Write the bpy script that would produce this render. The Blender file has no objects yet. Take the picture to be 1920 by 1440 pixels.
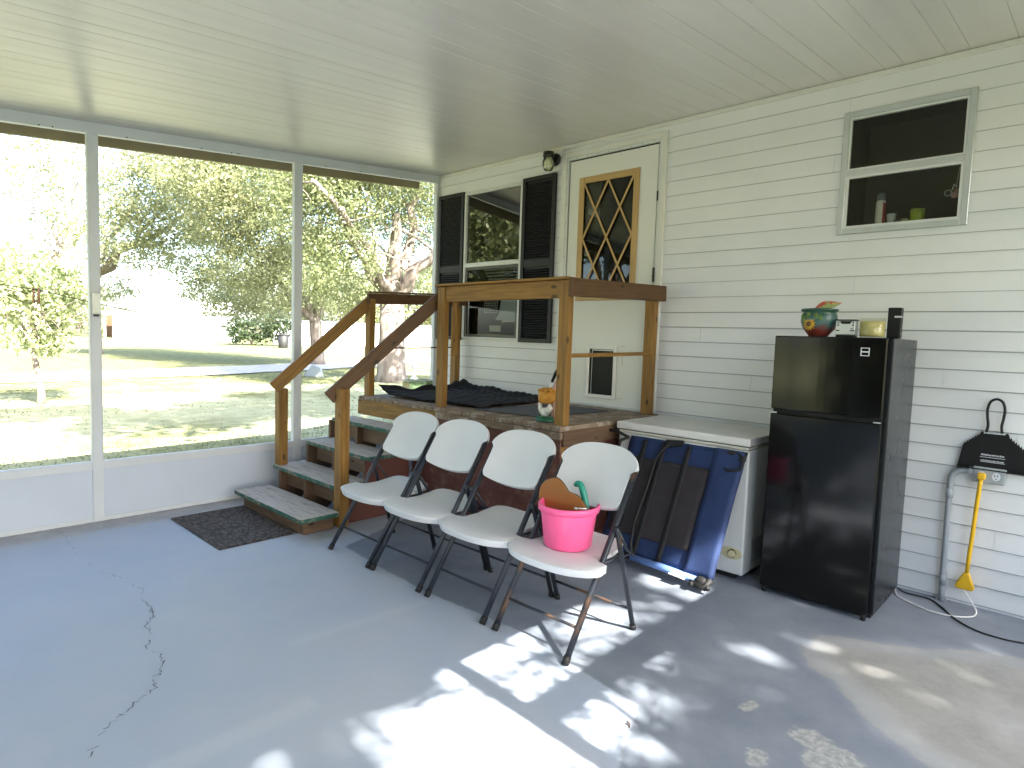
import bpy, bmesh, math, random
import numpy as np
from mathutils import Vector, Matrix
random.seed(7); RNG = np.random.default_rng(7)
S = bpy.context.scene
R = math.radians

# ------------------------------------------------------------------ camera
F = 1158.79; YAW, PITCH, ROLL = 0.81634, 0.07593, 0.03290
CAM = Vector((5.58987, -4.64398, 1.55))
fw = Vector((-math.cos(YAW)*math.cos(PITCH), math.sin(YAW)*math.cos(PITCH), -math.sin(PITCH)))
r0 = fw.cross(Vector((0, 0, 1))).normalized(); u0 = r0.cross(fw)
rt = r0*math.cos(ROLL)+u0*math.sin(ROLL); up = -r0*math.sin(ROLL)+u0*math.cos(ROLL)
cd = bpy.data.cameras.new('camera'); cam = bpy.data.objects.new('camera', cd)
S.collection.objects.link(cam)
cam.matrix_world = Matrix(((rt.x, up.x, -fw.x, CAM.x), (rt.y, up.y, -fw.y, CAM.y), (rt.z, up.z, -fw.z, CAM.z), (0, 0, 0, 1)))
cd.sensor_width = 36; cd.lens = F/1920*36; cd.clip_start = 0.05; cd.clip_end = 2000
S.camera = cam
# ------------------------------------------------------------------ world, sun, exposure
SUNV = Vector((1.03, -0.045, 1.0)).normalized()
ELEV = math.asin(SUNV.z); AZ = math.atan2(SUNV.x, SUNV.y)
W = bpy.data.worlds.new("World"); S.world = W; W.use_nodes = True
wn = W.node_tree.nodes; wl = W.node_tree.links; wn.clear()
sky = wn.new('ShaderNodeTexSky'); sky.sky_type = 'NISHITA'; sky.sun_disc = False
sky.sun_elevation = ELEV; sky.sun_rotation = AZ; sky.air_density = 1.0; sky.dust_density = 2.5; sky.ozone_density = 1.0
bg = wn.new('ShaderNodeBackground'); bg.inputs[1].default_value = 0.15
wo = wn.new('ShaderNodeOutputWorld'); wl.new(sky.outputs[0], bg.inputs[0]); wl.new(bg.outputs[0], wo.inputs[0])
sd = bpy.data.lights.new('sun', 'SUN'); sd.energy = 5.0; sd.angle = R(0.53); sd.color = (1.0, 0.94, 0.84)
so = bpy.data.objects.new('sun', sd); S.collection.objects.link(so)
so.rotation_euler = (-SUNV).to_track_quat('-Z', 'Y').to_euler()
S.view_settings.view_transform = 'Standard'; S.view_settings.look = 'None'
S.view_settings.exposure = 2.85; S.view_settings.gamma = 1.0
try:
    S.cycles.max_bounces = 10; S.cycles.diffuse_bounces = 6; S.cycles.transparent_max_bounces = 16
except Exception: pass

# ------------------------------------------------------------------ pixel helper (1920x1440 photo pixel -> world point at a distance)
def ray(px, py): return fw+rt*((px-960)/F)-up*((py-720)/F)
def at(px, py, d):
    v = ray(px, py); h = math.hypot(v.x, v.y); return CAM+v*(d/h)

# ------------------------------------------------------------------ materials
MATS = {}
def mat(name, col, rough=0.6, metal=0.0, spec=0.5, var=0.0, vs=6.0, bump=0.0, bs=60.0, coat=0.0, col2=None, m=None, alpha=1.0, ctr=None, scl=None, rv=0.0):
    if name in MATS: return MATS[name]
    M = bpy.data.materials.new(name); M.use_nodes = True; n = M.node_tree.nodes; l = M.node_tree.links
    p = n['Principled BSDF']
    p.inputs['Base Color'].default_value = (*col, 1); p.inputs['Roughness'].default_value = rough
    p.inputs['Metallic'].default_value = metal; p.inputs['Specular IOR Level'].default_value = spec
    p.inputs['Coat Weight'].default_value = coat; p.inputs['Coat Roughness'].default_value = 0.06
    tc = n.new('ShaderNodeTexCoord'); mp = n.new('ShaderNodeMapping'); l.new(tc.outputs['Object'], mp.inputs[0])
    if scl: mp.inputs['Scale'].default_value = scl
    if var > 0 or col2:
        nz = n.new('ShaderNodeTexNoise'); nz.inputs['Scale'].default_value = vs; nz.inputs['Detail'].default_value = 6
        l.new(mp.outputs[0], nz.inputs['Vector'])
        rp = n.new('ShaderNodeValToRGB'); l.new(nz.outputs[0], rp.inputs[0])
        a, b = ctr if ctr else (0.3, 0.7)
        rp.color_ramp.elements[0].position = a; rp.color_ramp.elements[1].position = b
        c2 = col2 if col2 else tuple(min(1, c*(1+var)) for c in col)
        c1 = col if col2 else tuple(c*(1-var) for c in col)
        rp.color_ramp.elements[0].color = (*c1, 1); rp.color_ramp.elements[1].color = (*c2, 1)
        l.new(rp.outputs[0], p.inputs['Base Color'])
    if rv > 0:
        n3 = n.new('ShaderNodeTexNoise'); n3.inputs['Scale'].default_value = 9; n3.inputs['Detail'].default_value = 4; l.new(mp.outputs[0], n3.inputs['Vector'])
        mr = n.new('ShaderNodeMapRange'); mr.inputs['To Min'].default_value = max(0.02, rough-rv); mr.inputs['To Max'].default_value = rough+rv
        l.new(n3.outputs[0], mr.inputs[0]); l.new(mr.outputs[0], p.inputs['Roughness'])
    if bump > 0:
        nb = n.new('ShaderNodeTexNoise'); nb.inputs['Scale'].default_value = bs; nb.inputs['Detail'].default_value = 5
        l.new(mp.outputs[0], nb.inputs['Vector'])
        bp = n.new('ShaderNodeBump'); bp.inputs['Strength'].default_value = bump; bp.inputs['Distance'].default_value = 0.004
        l.new(nb.outputs[0], bp.inputs['Height']); l.new(bp.outputs[0], p.inputs['Normal'])
    MATS[name] = M; return M

def nodes(name):
    M = bpy.data.materials.new(name); M.use_nodes = True; MATS[name] = M
    return M, M.node_tree.nodes, M.node_tree.links, M.node_tree.nodes['Principled BSDF']
def N(n, t, **k):
    x = n.new(t)
    for a, b in k.items():
        if a.startswith('_'): setattr(x, a[1:], b)
        else: x.inputs[a.replace('__', ' ')].default_value = b
    return x
def noise(n, l, vec, scale, detail=5, rough=0.55):
    x = N(n, 'ShaderNodeTexNoise', Scale=scale, Detail=detail, Roughness=rough); l.new(vec, x.inputs['Vector']); return x.outputs[0]
def ramp(n, l, src, stops):
    x = n.new('ShaderNodeValToRGB'); l.new(src, x.inputs[0]); e = x.color_ramp.elements
    while len(e) < len(stops): e.new(0.5)
    for i, (p, c) in enumerate(stops):
        e[i].position = p; e[i].color = (*c, 1) if len(c) == 3 else c
    return x.outputs[0]
def math_(n, l, op, a, b=None, c=None, clamp=False):
    x = n.new('ShaderNodeMath'); x.operation = op; x.use_clamp = clamp
    for i, v in enumerate((a, b, c)):
        if v is None: continue
        if hasattr(v, 'links'): l.new(v, x.inputs[i])
        else: x.inputs[i].default_value = v
    return x.outputs[0]
def mix(n, l, f, a, b):
    x = n.new('ShaderNodeMix'); x.data_type = 'RGBA'
    for s, v in ((x.inputs[0], f), (x.inputs[6], a), (x.inputs[7], b)):
        if hasattr(v, 'links'): l.new(v, s)
        elif isinstance(v, (int, float)): s.default_value = v
        else: s.default_value = (*v, 1)
    return x.outputs[2]
def attr(n, name): x = n.new('ShaderNodeAttribute'); x.attribute_name = name; return x
def bump(n, l, p, h, s=0.4, d=0.004):
    b = N(n, 'ShaderNodeBump', Strength=s, Distance=d); l.new(h, b.inputs['Height']); l.new(b.outputs[0], p.inputs['Normal'])

def wood(name, dark, light, rough=0.62, knots=True, worn=None):
    M, n, l, p = nodes(name); a = attr(n, 'gl').outputs['Vector']
    mp = N(n, 'ShaderNodeMapping'); mp.inputs['Scale'].default_value = (1.3, 22, 22); l.new(a, mp.inputs[0])
    g = noise(n, l, mp.outputs[0], 2.2, 6, 0.6)
    mp2 = N(n, 'ShaderNodeMapping'); mp2.inputs['Scale'].default_value = (2.2, 5, 5); l.new(a, mp2.inputs[0])
    g2 = noise(n, l, mp2.outputs[0], 1.2, 3)
    c = ramp(n, l, g, [(0.32, dark), (0.68, light)])
    c = mix(n, l, math_(n, l, 'MULTIPLY', g2, 0.55), c, tuple(x*0.55 for x in dark))
    if knots:
        mp3 = N(n, 'ShaderNodeMapping'); mp3.inputs['Scale'].default_value = (5, 11, 11); l.new(a, mp3.inputs[0])
        v = N(n, 'ShaderNodeTexVoronoi', Scale=1.0); l.new(mp3.outputs[0], v.inputs['Vector'])
        k = ramp(n, l, v.outputs['Distance'], [(0.09, (1, 1, 1)), (0.17, (0, 0, 0))])
        c = mix(n, l, k, c, tuple(x*0.3 for x in dark))
    if worn:
        w = noise(n, l, a, 9, 6, 0.7)
        c = mix(n, l, ramp(n, l, w, [(0.52, (0, 0, 0)), (0.62, (1, 1, 1))]), c, worn)
    l.new(c, p.inputs['Base Color']); p.inputs['Roughness'].default_value = rough
    bump(n, l, p, g, 0.35, 0.003); return M
wood('stained_wood', (0.175, 0.083, 0.014), (0.38, 0.20, 0.038))
wood('dark_stained_wood', (0.075, 0.034, 0.010), (0.15, 0.07, 0.020))
wood('old_wood', (0.09, 0.05, 0.028), (0.2, 0.12, 0.065))
wood('deck_wood', (0.16, 0.11, 0.07), (0.32, 0.24, 0.165), 0.7, True, (0.36, 0.31, 0.26))
wood('lattice_wood', (0.48, 0.30, 0.11), (0.60, 0.40, 0.17), 0.5, False)
wood('red_plywood', (0.10, 0.03, 0.022), (0.155, 0.052, 0.036), 0.6, False, (0.17, 0.085, 0.06))

def step_mat():
    M, n, l, p = nodes('worn_green_paint'); a = attr(n, 'gl').outputs['Vector']
    geo = n.new('ShaderNodeNewGeometry'); sx = n.new('ShaderNodeSeparateXYZ'); l.new(geo.outputs['Normal'], sx.inputs[0])
    top = ramp(n, l, sx.outputs['Z'], [(0.55, (0, 0, 0)), (0.8, (1, 1, 1))])
    mp = N(n, 'ShaderNodeMapping'); mp.inputs['Scale'].default_value = (2, 14, 14); l.new(a, mp.inputs[0])
    g = noise(n, l, mp.outputs[0], 2.0, 6, 0.65); w = noise(n, l, a, 14, 6, 0.7)
    topc = ramp(n, l, g, [(0.25, (0.17, 0.13, 0.10)), (0.45, (0.40, 0.36, 0.31)), (0.7, (0.50, 0.46, 0.41))])
    topc = mix(n, l, ramp(n, l, w, [(0.62, (0, 0, 0)), (0.68, (1, 1, 1))]), topc, (0.12, 0.13, 0.10))
    side = mix(n, l, ramp(n, l, w, [(0.5, (0, 0, 0)), (0.6, (1, 1, 1))]), (0.02, 0.10, 0.075), (0.23, 0.2, 0.15))
    l.new(mix(n, l, top, side, topc), p.inputs['Base Color']); p.inputs['Roughness'].default_value = 0.7
    bump(n, l, p, w, 0.4, 0.003)
step_mat()

mat('siding_white', (0.71, 0.72, 0.715), 0.5, var=0.03, vs=3, bump=0.12, bs=90)
mat('joint_shade', (0.36, 0.37, 0.38), 0.8)
mat('trim_white', (0.66, 0.655, 0.60), 0.45, var=0.03, vs=4)
mat('frame_white', (0.64, 0.675, 0.72), 0.4, var=0.03, vs=5)
mat('door_cream', (0.71, 0.71, 0.66), 0.45, var=0.02, vs=2)
mat('alu', (0.52, 0.55, 0.54), 0.35, 0.4, var=0.06, vs=8)
mat('alu_white', (0.62, 0.64, 0.62), 0.4, var=0.05, vs=8)
mat('dark_frame', (0.06, 0.06, 0.055), 0.4)
mat('shutter_black', (0.009, 0.010, 0.014), 0.42, spec=.35, bump=0.05, bs=120, rv=0.08)
mat('black_metal', (0.012, 0.012, 0.012), 0.4)
mat('room_dark', (0.16, 0.15, 0.10), 0.9)
mat('room_black', (0.02, 0.02, 0.018), 0.9)
mat('fascia_tan', (0.30, 0.25, 0.15), 0.6, var=0.08, vs=5)
mat('kick_panel', (0.57, 0.63, 0.73), 0.5, var=0.05, vs=1.5, bump=0.08, bs=40)
mat('fridge_gloss', (0.003, 0.003, 0.003), 0.11, spec=0.36, bump=0.02, bs=3.0)
mat('fridge_side', (0.008, 0.010, 0.012), 0.26, spec=.4, bump=0.2, bs=260, rv=0.06)
mat('rubber_black', (0.006, 0.006, 0.007), 0.7)
mat('freezer_white', (0.68, 0.69, 0.68), 0.32, var=0.04, vs=3, rv=0.08)
mat('freezer_lid', (0.66, 0.65, 0.62), 0.38, var=0.08, vs=5, rv=0.08)
mat('cream_plastic', (0.60, 0.55, 0.34), 0.5)
mat('gasket_pale', (0.62, 0.60, 0.52), 0.6)
mat('chair_plastic', (0.63, 0.645, 0.665), 0.5, var=0.03, vs=5, bump=0.15, bs=300)
mat('chair_metal', (0.028, 0.034, 0.045), 0.36, 0.3, var=0.2, vs=12, rv=0.1)
mat('chair_metal_worn', (0.028, 0.034, 0.045), 0.4, 0.3, col2=(0.17, 0.085, 0.04), vs=7, ctr=(0.55, 0.72), rv=0.1)
mat('pink_plastic', (0.95, 0.125, 0.33), 0.38, var=0.03, vs=6)
mat('orange_brown', (0.36, 0.115, 0.018), 0.5, col2=(0.25, 0.13, 0.03), vs=5)
mat('brown_edge', (0.1, 0.05, 0.02), 0.6)
mat('teal_plastic', (0.01, 0.24, 0.17), 0.4)
mat('blue_fabric', (0.009, 0.026, 0.095), 0.75, var=0.15, vs=8, bump=0.35, bs=16)
mat('blue_tube', (0.10, 0.18, 0.42), 0.6, var=0.1, vs=9, bump=0.3, bs=30)
mat('black_web', (0.008, 0.008, 0.01), 0.8)
mat('charcoal_fabric', (0.022, 0.018, 0.022), 0.85, var=0.2, vs=12, bump=0.2, bs=40)
mat('tag_white', (0.75, 0.75, 0.74), 0.6)
mat('rug_black', (0.006, 0.006, 0.007), 0.95, bump=0.6, bs=120)
mat('mat_grey', (0.075, 0.078, 0.085), 0.9, var=0.1, vs=20, bump=0.4, bs=200)
mat('basket_yellow', (0.55, 0.25, 0.03), 0.6, var=0.2, vs=30, bump=0.8, bs=60)
mat('white_glaze', (0.75, 0.74, 0.70), 0.3)
mat('red_glaze', (0.35, 0.03, 0.02), 0.4)
mat('green_glaze', (0.01, 0.12, 0.055), 0.35)
mat('conduit_grey', (0.33, 0.36, 0.38), 0.45, var=0.06, vs=12)
mat('yellow_cord', (0.72, 0.42, 0.01), 0.45)
mat('white_cord', (0.7, 0.7, 0.68), 0.5)
mat('silver', (0.55, 0.56, 0.56), 0.3, 0.6)
mat('black_plastic', (0.007, 0.007, 0.007), 0.45, spec=.25, rv=.1)
mat('dark_gap', (0.05, 0.05, 0.05), 0.9)
mat('crack_line', (0.10, 0.10, 0.105), 0.95)
mat('gap_line', (0.035, 0.028, 0.024), 0.95)
mat('bin_dark', (0.015, 0.015, 0.015), 0.6)
mat('bldg_white', (0.72, 0.74, 0.76), 0.6, var=0.04, vs=1)
mat('bldg_roof', (0.3, 0.31, 0.33), 0.7, var=0.1, vs=1)
mat('bark', (0.12, 0.095, 0.08), 0.95, col2=(0.30, 0.255, 0.22), vs=2.2, bump=1.0, bs=10, scl=(3, 3, 0.8), ctr=(0.3, 0.65))
mat('path_gravel', (0.40, 0.39, 0.38), 0.95, var=0.2, vs=6, bump=0.5, bs=30)
mat('moss', (0.14, 0.145, 0.10), 0.95)
mat('soft_roof', (0.6, 0.6, 0.58), 0.7)
mat('sun_yellow', (0.45, 0.27, 0.02), 0.4, var=.3, vs=60); mat('leaf_green', (0.10, 0.17, 0.03), 0.4, var=.4, vs=60)
mat('can_red', (0.4, 0.03, 0.04), 0.4); mat('can_grey', (0.2, 0.22, 0.24), 0.4); mat('lime_jar', (0.4, 0.5, 0.05), 0.4)
mat('pinkish', (0.5, 0.3, 0.25), 0.5)

def glass(name, tint=(1, 1, 1), ior=1.6, rough=0.0, extra=0.0):
    M, n, l, p = nodes(name); n.remove(p); o = n['Material Output']
    t = n.new('ShaderNodeBsdfTransparent'); t.inputs[0].default_value = (*tint, 1)
    g = n.new('ShaderNodeBsdfGlossy'); g.inputs['Roughness'].default_value = rough
    f = n.new('ShaderNodeFresnel'); f.inputs[0].default_value = ior
    m = n.new('ShaderNodeMixShader'); ff = math_(n, l, 'ADD', f.outputs[0], extra, clamp=True)
    l.new(ff, m.inputs[0]); l.new(t.outputs[0], m.inputs[1]); l.new(g.outputs[0], m.inputs[2]); l.new(m.outputs[0], o.inputs[0])
glass('pane_dark', (0.55, 0.57, 0.55), 1.6, 0.0, 0.13)
glass('pane_door', (0.55, 0.57, 0.55), 1.45, 0.0, 0.0)
glass('pane_screened', (0.75, 0.77, 0.75), 1.25, 0.0, 0.0)
glass('pane_clear', (0.85, 0.86, 0.82), 1.3, 0.02)
glass('jar_glass', (0.85, 0.86, 0.7), 1.45, 0.05, 0.1)
glass('clear_plastic', (0.86, 0.93, 0.88), 1.45, 0.08, 0.08)

def clear(name, tint, fac, rough=.05):
    M, n, l, p = nodes(name); n.remove(p); t = n.new('ShaderNodeBsdfTransparent'); t.inputs[0].default_value = (*tint, 1)
    g = n.new('ShaderNodeBsdfGlossy'); g.inputs['Roughness'].default_value = rough; m = n.new('ShaderNodeMixShader'); m.inputs[0].default_value = fac
    l.new(t.outputs[0], m.inputs[1]); l.new(g.outputs[0], m.inputs[2]); l.new(m.outputs[0], n['Material Output'].inputs[0])
clear('jar_clear', (.97, .97, .93), .06)
# pot with painted sunflowers: colour bands broken up by noise
def pot_mat():
    M, n, l, p = nodes('painted_pot'); tc = n.new('ShaderNodeTexCoord'); s = n.new('ShaderNodeSeparateXYZ'); l.new(tc.outputs['Object'], s.inputs[0])
    nz = noise(n, l, tc.outputs['Object'], 22, 3)
    z = math_(n, l, 'ADD', math_(n, l, 'MULTIPLY', s.outputs['Z'], 5.2), math_(n, l, 'MULTIPLY', nz, 0.55))
    c = ramp(n, l, z, [(0.25, (0.09, 0.025, 0.012)), (0.48, (0.18, 0.03, 0.02)), (0.68, (0.05, 0.12, 0.12)), (0.95, (0.02, 0.075, 0.06)), (1.0, (0.012, 0.06, 0.035))])
    l.new(c, p.inputs['Base Color']); p.inputs['Roughness'].default_value = 0.3; bump(n, l, p, nz, 0.5, 0.006)
pot_mat()

def ceiling_mat():
    M, n, l, p = nodes('ceiling_pan'); tc = n.new('ShaderNodeTexCoord'); o = tc.outputs['Object']
    nz = noise(n, l, o, 1.3, 4); mp = N(n, 'ShaderNodeMapping'); mp.inputs['Scale'].default_value = (9, 0.12, 1); l.new(o, mp.inputs[0])
    st = noise(n, l, mp.outputs[0], 1, 2)
    c = ramp(n, l, math_(n, l, 'ADD', math_(n, l, 'MULTIPLY', nz, .5), math_(n, l, 'MULTIPLY', st, .5)), [(0.35, (0.615, 0.59, 0.55)), (0.65, (0.685, 0.66, 0.62))])
    l.new(c, p.inputs['Base Color']); p.inputs['Roughness'].default_value = 0.30; p.inputs['Specular IOR Level'].default_value = 0.6
    bump(n, l, p, noise(n, l, o, 40, 3), 0.05, 0.003)
ceiling_mat()

def floor_mat():
    M, n, l, p = nodes('painted_concrete'); tc = n.new('ShaderNodeTexCoord'); o = tc.outputs['Object']
    sx = n.new('ShaderNodeSeparateXYZ'); l.new(o, sx.inputs[0])
    nf = noise(n, l, o, 7, 8, 0.62); nc = noise(n, l, o, 1.1, 4); nv = noise(n, l, o, 38, 6, 0.7); nd = noise(n, l, o, 2.6, 7, 0.65)
    def edge(a, amp, w):
        v = math_(n, l, 'ADD', attr(n, a).outputs['Fac'], math_(n, l, 'MULTIPLY', math_(n, l, 'SUBTRACT', nf, 0.5), amp))
        x = n.new('ShaderNodeMapRange'); x.interpolation_type = 'SMOOTHSTEP'; x.inputs['From Min'].default_value = -w; x.inputs['From Max'].default_value = w
        l.new(v, x.inputs[0]); return x.outputs[0]
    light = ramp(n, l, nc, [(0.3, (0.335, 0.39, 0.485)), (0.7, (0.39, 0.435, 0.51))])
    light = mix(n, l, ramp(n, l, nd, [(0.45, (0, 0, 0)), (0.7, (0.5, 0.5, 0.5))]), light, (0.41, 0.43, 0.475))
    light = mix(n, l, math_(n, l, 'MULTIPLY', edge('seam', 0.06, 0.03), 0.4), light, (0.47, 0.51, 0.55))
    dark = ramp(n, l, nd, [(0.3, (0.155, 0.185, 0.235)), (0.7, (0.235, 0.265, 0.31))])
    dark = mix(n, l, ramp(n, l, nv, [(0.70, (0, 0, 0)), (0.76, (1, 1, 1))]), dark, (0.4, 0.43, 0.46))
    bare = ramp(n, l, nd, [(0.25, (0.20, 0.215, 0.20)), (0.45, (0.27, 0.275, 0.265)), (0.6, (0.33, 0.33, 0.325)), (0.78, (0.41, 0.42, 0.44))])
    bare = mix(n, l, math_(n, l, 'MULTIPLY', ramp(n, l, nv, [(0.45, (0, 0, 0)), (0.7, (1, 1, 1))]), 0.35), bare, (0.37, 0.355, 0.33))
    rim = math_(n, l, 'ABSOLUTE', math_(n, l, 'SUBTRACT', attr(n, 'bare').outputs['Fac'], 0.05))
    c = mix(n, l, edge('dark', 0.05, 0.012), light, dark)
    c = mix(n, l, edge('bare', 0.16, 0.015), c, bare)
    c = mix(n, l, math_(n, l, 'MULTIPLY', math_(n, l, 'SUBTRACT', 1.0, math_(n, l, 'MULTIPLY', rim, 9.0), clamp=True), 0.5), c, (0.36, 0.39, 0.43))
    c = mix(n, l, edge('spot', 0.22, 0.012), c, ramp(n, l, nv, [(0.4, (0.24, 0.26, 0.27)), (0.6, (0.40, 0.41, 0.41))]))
    strip = edge('strip', 0.22, 0.03)
    sc = ramp(n, l, nf, [(0.4, (0.30, 0.29, 0.32)), (0.6, (0.42, 0.41, 0.42))])
    c = mix(n, l, math_(n, l, 'MULTIPLY', strip, 0.8), c, sc)
    l.new(c, p.inputs['Base Color'])
    rr = n.new('ShaderNodeMapRange'); rr.inputs['To Min'].default_value = 0.42; rr.inputs['To Max'].default_value = 0.7; l.new(nf, rr.inputs[0]); l.new(rr.outputs[0], p.inputs['Roughness'])
    h = math_(n, l, 'ADD', math_(n, l, 'MULTIPLY', nv, 0.4), math_(n, l, 'MULTIPLY', nd, 1.0)); bump(n, l, p, h, 0.16, 0.01)
floor_mat()

def lawn_mat():
    M, n, l, p = nodes('lawn_soil'); o = n.new('ShaderNodeTexCoord').outputs['Object']
    a = noise(n, l, o, 0.28, 6, 0.6); b = noise(n, l, o, 3.0, 6, 0.7)
    g = ramp(n, l, b, [(0.3, (0.095, 0.115, 0.045)), (0.7, (0.225, 0.225, 0.11))])
    s = ramp(n, l, b, [(0.3, (0.25, 0.26, 0.14)), (0.7, (0.41, 0.41, 0.26))])
    sx = n.new('ShaderNodeSeparateXYZ'); l.new(o, sx.inputs[0])
    # grass coloured paler between porch and trees, painting in the strong sun there
    d = math_(n, l, 'ABSOLUTE', math_(n, l, 'ADD', sx.outputs['X'], 7.5))
    k = math_(n, l, 'SUBTRACT', a, math_(n, l, 'MULTIPLY', d, 0.035))
    c = mix(n, l, ramp(n, l, k, [(0.28, (0, 0, 0)), (0.42, (1, 1, 1))]), g, s)
    l.new(c, p.inputs['Base Color']); p.inputs['Roughness'].default_value = 1.0; p.inputs['Specular IOR Level'].default_value = 0.1
    bump(n, l, p, b, 0.8, 0.05)
lawn_mat()

def mat_leaf(name, c1, c2, tr=0.35):
    M, n, l, p = nodes(name); o = n.new('ShaderNodeTexCoord').outputs['Object']; p.inputs['Specular IOR Level'].default_value = 0.9
    c = ramp(n, l, noise(n, l, o, 1.2, 5, 0.8), [(0.3, c1), (0.7, c2)])
    l.new(c, p.inputs['Base Color']); p.inputs['Roughness'].default_value = 0.38
    t = n.new('ShaderNodeBsdfTranslucent'); l.new(c, t.inputs[0]); m = n.new('ShaderNodeMixShader'); m.inputs[0].default_value = tr
    l.new(p.outputs[0], m.inputs[1]); l.new(t.outputs[0], m.inputs[2]); l.new(m.outputs[0], n['Material Output'].inputs[0])
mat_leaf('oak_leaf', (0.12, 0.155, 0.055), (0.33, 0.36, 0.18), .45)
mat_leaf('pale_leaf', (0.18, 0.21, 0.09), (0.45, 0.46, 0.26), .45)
mat_leaf('lime_leaf', (0.20, 0.25, 0.11), (0.38, 0.42, 0.22))
mat_leaf('dark_leaf', (0.03, 0.055, 0.02), (0.07, 0.10, 0.04))
mat_leaf('grass_blade', (0.07, 0.10, 0.03), (0.20, 0.21, 0.09), 0.3)

def doormat_mat():
    M, n, l, p = nodes('doormat_rubber'); o = n.new('ShaderNodeTexCoord').outputs['Object']
    mp = N(n, 'ShaderNodeMapping'); mp.inputs['Scale'].default_value = (13, 26, 1); l.new(o, mp.inputs[0])
    v = N(n, 'ShaderNodeTexVoronoi', Scale=1.0, _feature='DISTANCE_TO_EDGE'); l.new(mp.outputs[0], v.inputs['Vector'])
    e = ramp(n, l, v.outputs[0], [(0.04, (0, 0, 0)), (0.16, (1, 1, 1))])
    c = mix(n, l, e, (0.022, 0.016, 0.014), (0.085, 0.067, 0.055)); l.new(c, p.inputs['Base Color']); p.inputs['Roughness'].default_value = 0.75
    bump(n, l, p, e, 1.0, 0.012)
doormat_mat()

# ------------------------------------------------------------------ mesh helpers
class B:
    def __init__(s): s.bm = bmesh.new(); s.gl = s.bm.verts.layers.float_vector.new('gl'); s.mi = 0
    def _new(s, vs, fs, gl=None):
        V = [s.bm.verts.new(v) for v in vs]
        if gl is not None:
            for v, g in zip(V, gl): v[s.gl] = g
        out = []
        for f in fs:
            try: ff = s.bm.faces.new([V[i] for i in f]); ff.material_index = s.mi; out.append(ff)
            except ValueError: pass
        return V, out
    def box(s, x0, x1, y0, y1, z0, z1):
        L = [x1-x0, y1-y0, z1-z0]; ax = L.index(max(L)); off = Vector((random.random()*20, random.random()*20, random.random()*20))
        vs = [(x, y, z) for x in (x0, x1) for y in (y0, y1) for z in (z0, z1)]
        order = [ax]+[i for i in range(3) if i != ax]
        gl = [Vector((v[order[0]], v[order[1]], v[order[2]]))+off for v in vs]
        s._new(vs, [(0, 1, 3, 2), (4, 6, 7, 5), (0, 4, 5, 1), (2, 3, 7, 6), (0, 2, 6, 4), (1, 5, 7, 3)], gl); return s
    def board(s, p0, p1, w, h, up_=(0, 0, 1), vert_ends=False):
        p0 = Vector(p0); p1 = Vector(p1); d = (p1-p0); L = d.length; d.normalize(); sd_ = d.cross(Vector(up_)).normalized(); u = sd_.cross(d)
        off = Vector((random.random()*20, random.random()*20, random.random()*20)); vs = []; gl = []
        for t in (0, L):
            for a in (-w/2, w/2):
                for b in (-h/2, h/2):
                    vs.append(p0+d*t+sd_*a+u*b); gl.append(Vector((t, a, b))+off)
        s._new(vs, [(0, 1, 3, 2), (4, 6, 7, 5), (0, 4, 5, 1), (2, 3, 7, 6), (0, 2, 6, 4), (1, 5, 7, 3)], gl); return s
    def tube(s, pts, r, seg=10, cap=True):
        pts = [Vector(p) for p in pts]; n = len(pts); rr = r if isinstance(r, (list, tuple)) else [r]*n
        rings = []; pu = None
        for i, p in enumerate(pts):
            t = (pts[min(i+1, n-1)]-pts[max(i-1, 0)]).normalized()
            if pu is None: pu = t.cross(Vector((0, 0, 1))); pu = pu if pu.length > .01 else t.cross(Vector((1, 0, 0)))
            a = (pu-t*pu.dot(t)).normalized(); pu = a; b = t.cross(a)
            rings.append([s.bm.verts.new(p+(a*math.cos(2*math.pi*k/seg)+b*math.sin(2*math.pi*k/seg))*rr[i]) for k in range(seg)])
        for i in range(n-1):
            for k in range(seg):
                f = s.bm.faces.new((rings[i][k], rings[i][(k+1) % seg], rings[i+1][(k+1) % seg], rings[i+1][k])); f.material_index = s.mi; f.smooth = True
        if cap:
            for rg in (rings[0][::-1], rings[-1]):
                f = s.bm.faces.new(rg); f.material_index = s.mi
        return s
    def lathe(s, c, prof, seg=28, sc=(1, 1)):
        c = Vector(c); rings = []
        for (r, z) in prof:
            rings.append([s.bm.verts.new(c+Vector((r*sc[0]*math.cos(2*math.pi*k/seg), r*sc[1]*math.sin(2*math.pi*k/seg), z))) for k in range(seg)])
        for i in range(len(prof)-1):
            for k in range(seg):
                f = s.bm.faces.new((rings[i][k], rings[i][(k+1) % seg], rings[i+1][(k+1) % seg], rings[i+1][k])); f.material_index = s.mi; f.smooth = True
        for rg in (rings[0][::-1], rings[-1]):
            f = s.bm.faces.new(rg); f.material_index = s.mi
        return s
    def prism(s, pts, th):   # pts: 3d planar outline, th: extrusion vector
        th = Vector(th); a = [s.bm.verts.new(Vector(p)) for p in pts]; b = [s.bm.verts.new(Vector(p)+th) for p in pts]; n = len(a)
        for f in ([a[::-1], b]+[[a[i], a[(i+1) % n], b[(i+1) % n], b[i]] for i in range(n)]):
            ff = s.bm.faces.new(f); ff.material_index = s.mi
        return s
    def ball(s, c, r, sc=(1, 1, 1), sub=2):
        m = Matrix.Translation(Vector(c)) @ Matrix.Diagonal((*[r*k for k in sc], 1))
        g = bmesh.ops.create_icosphere(s.bm, subdivisions=sub, radius=1, matrix=m)
        for v in g['verts']:
            for f in v.link_faces: f.smooth = True; f.material_index = s.mi
        return s

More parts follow.
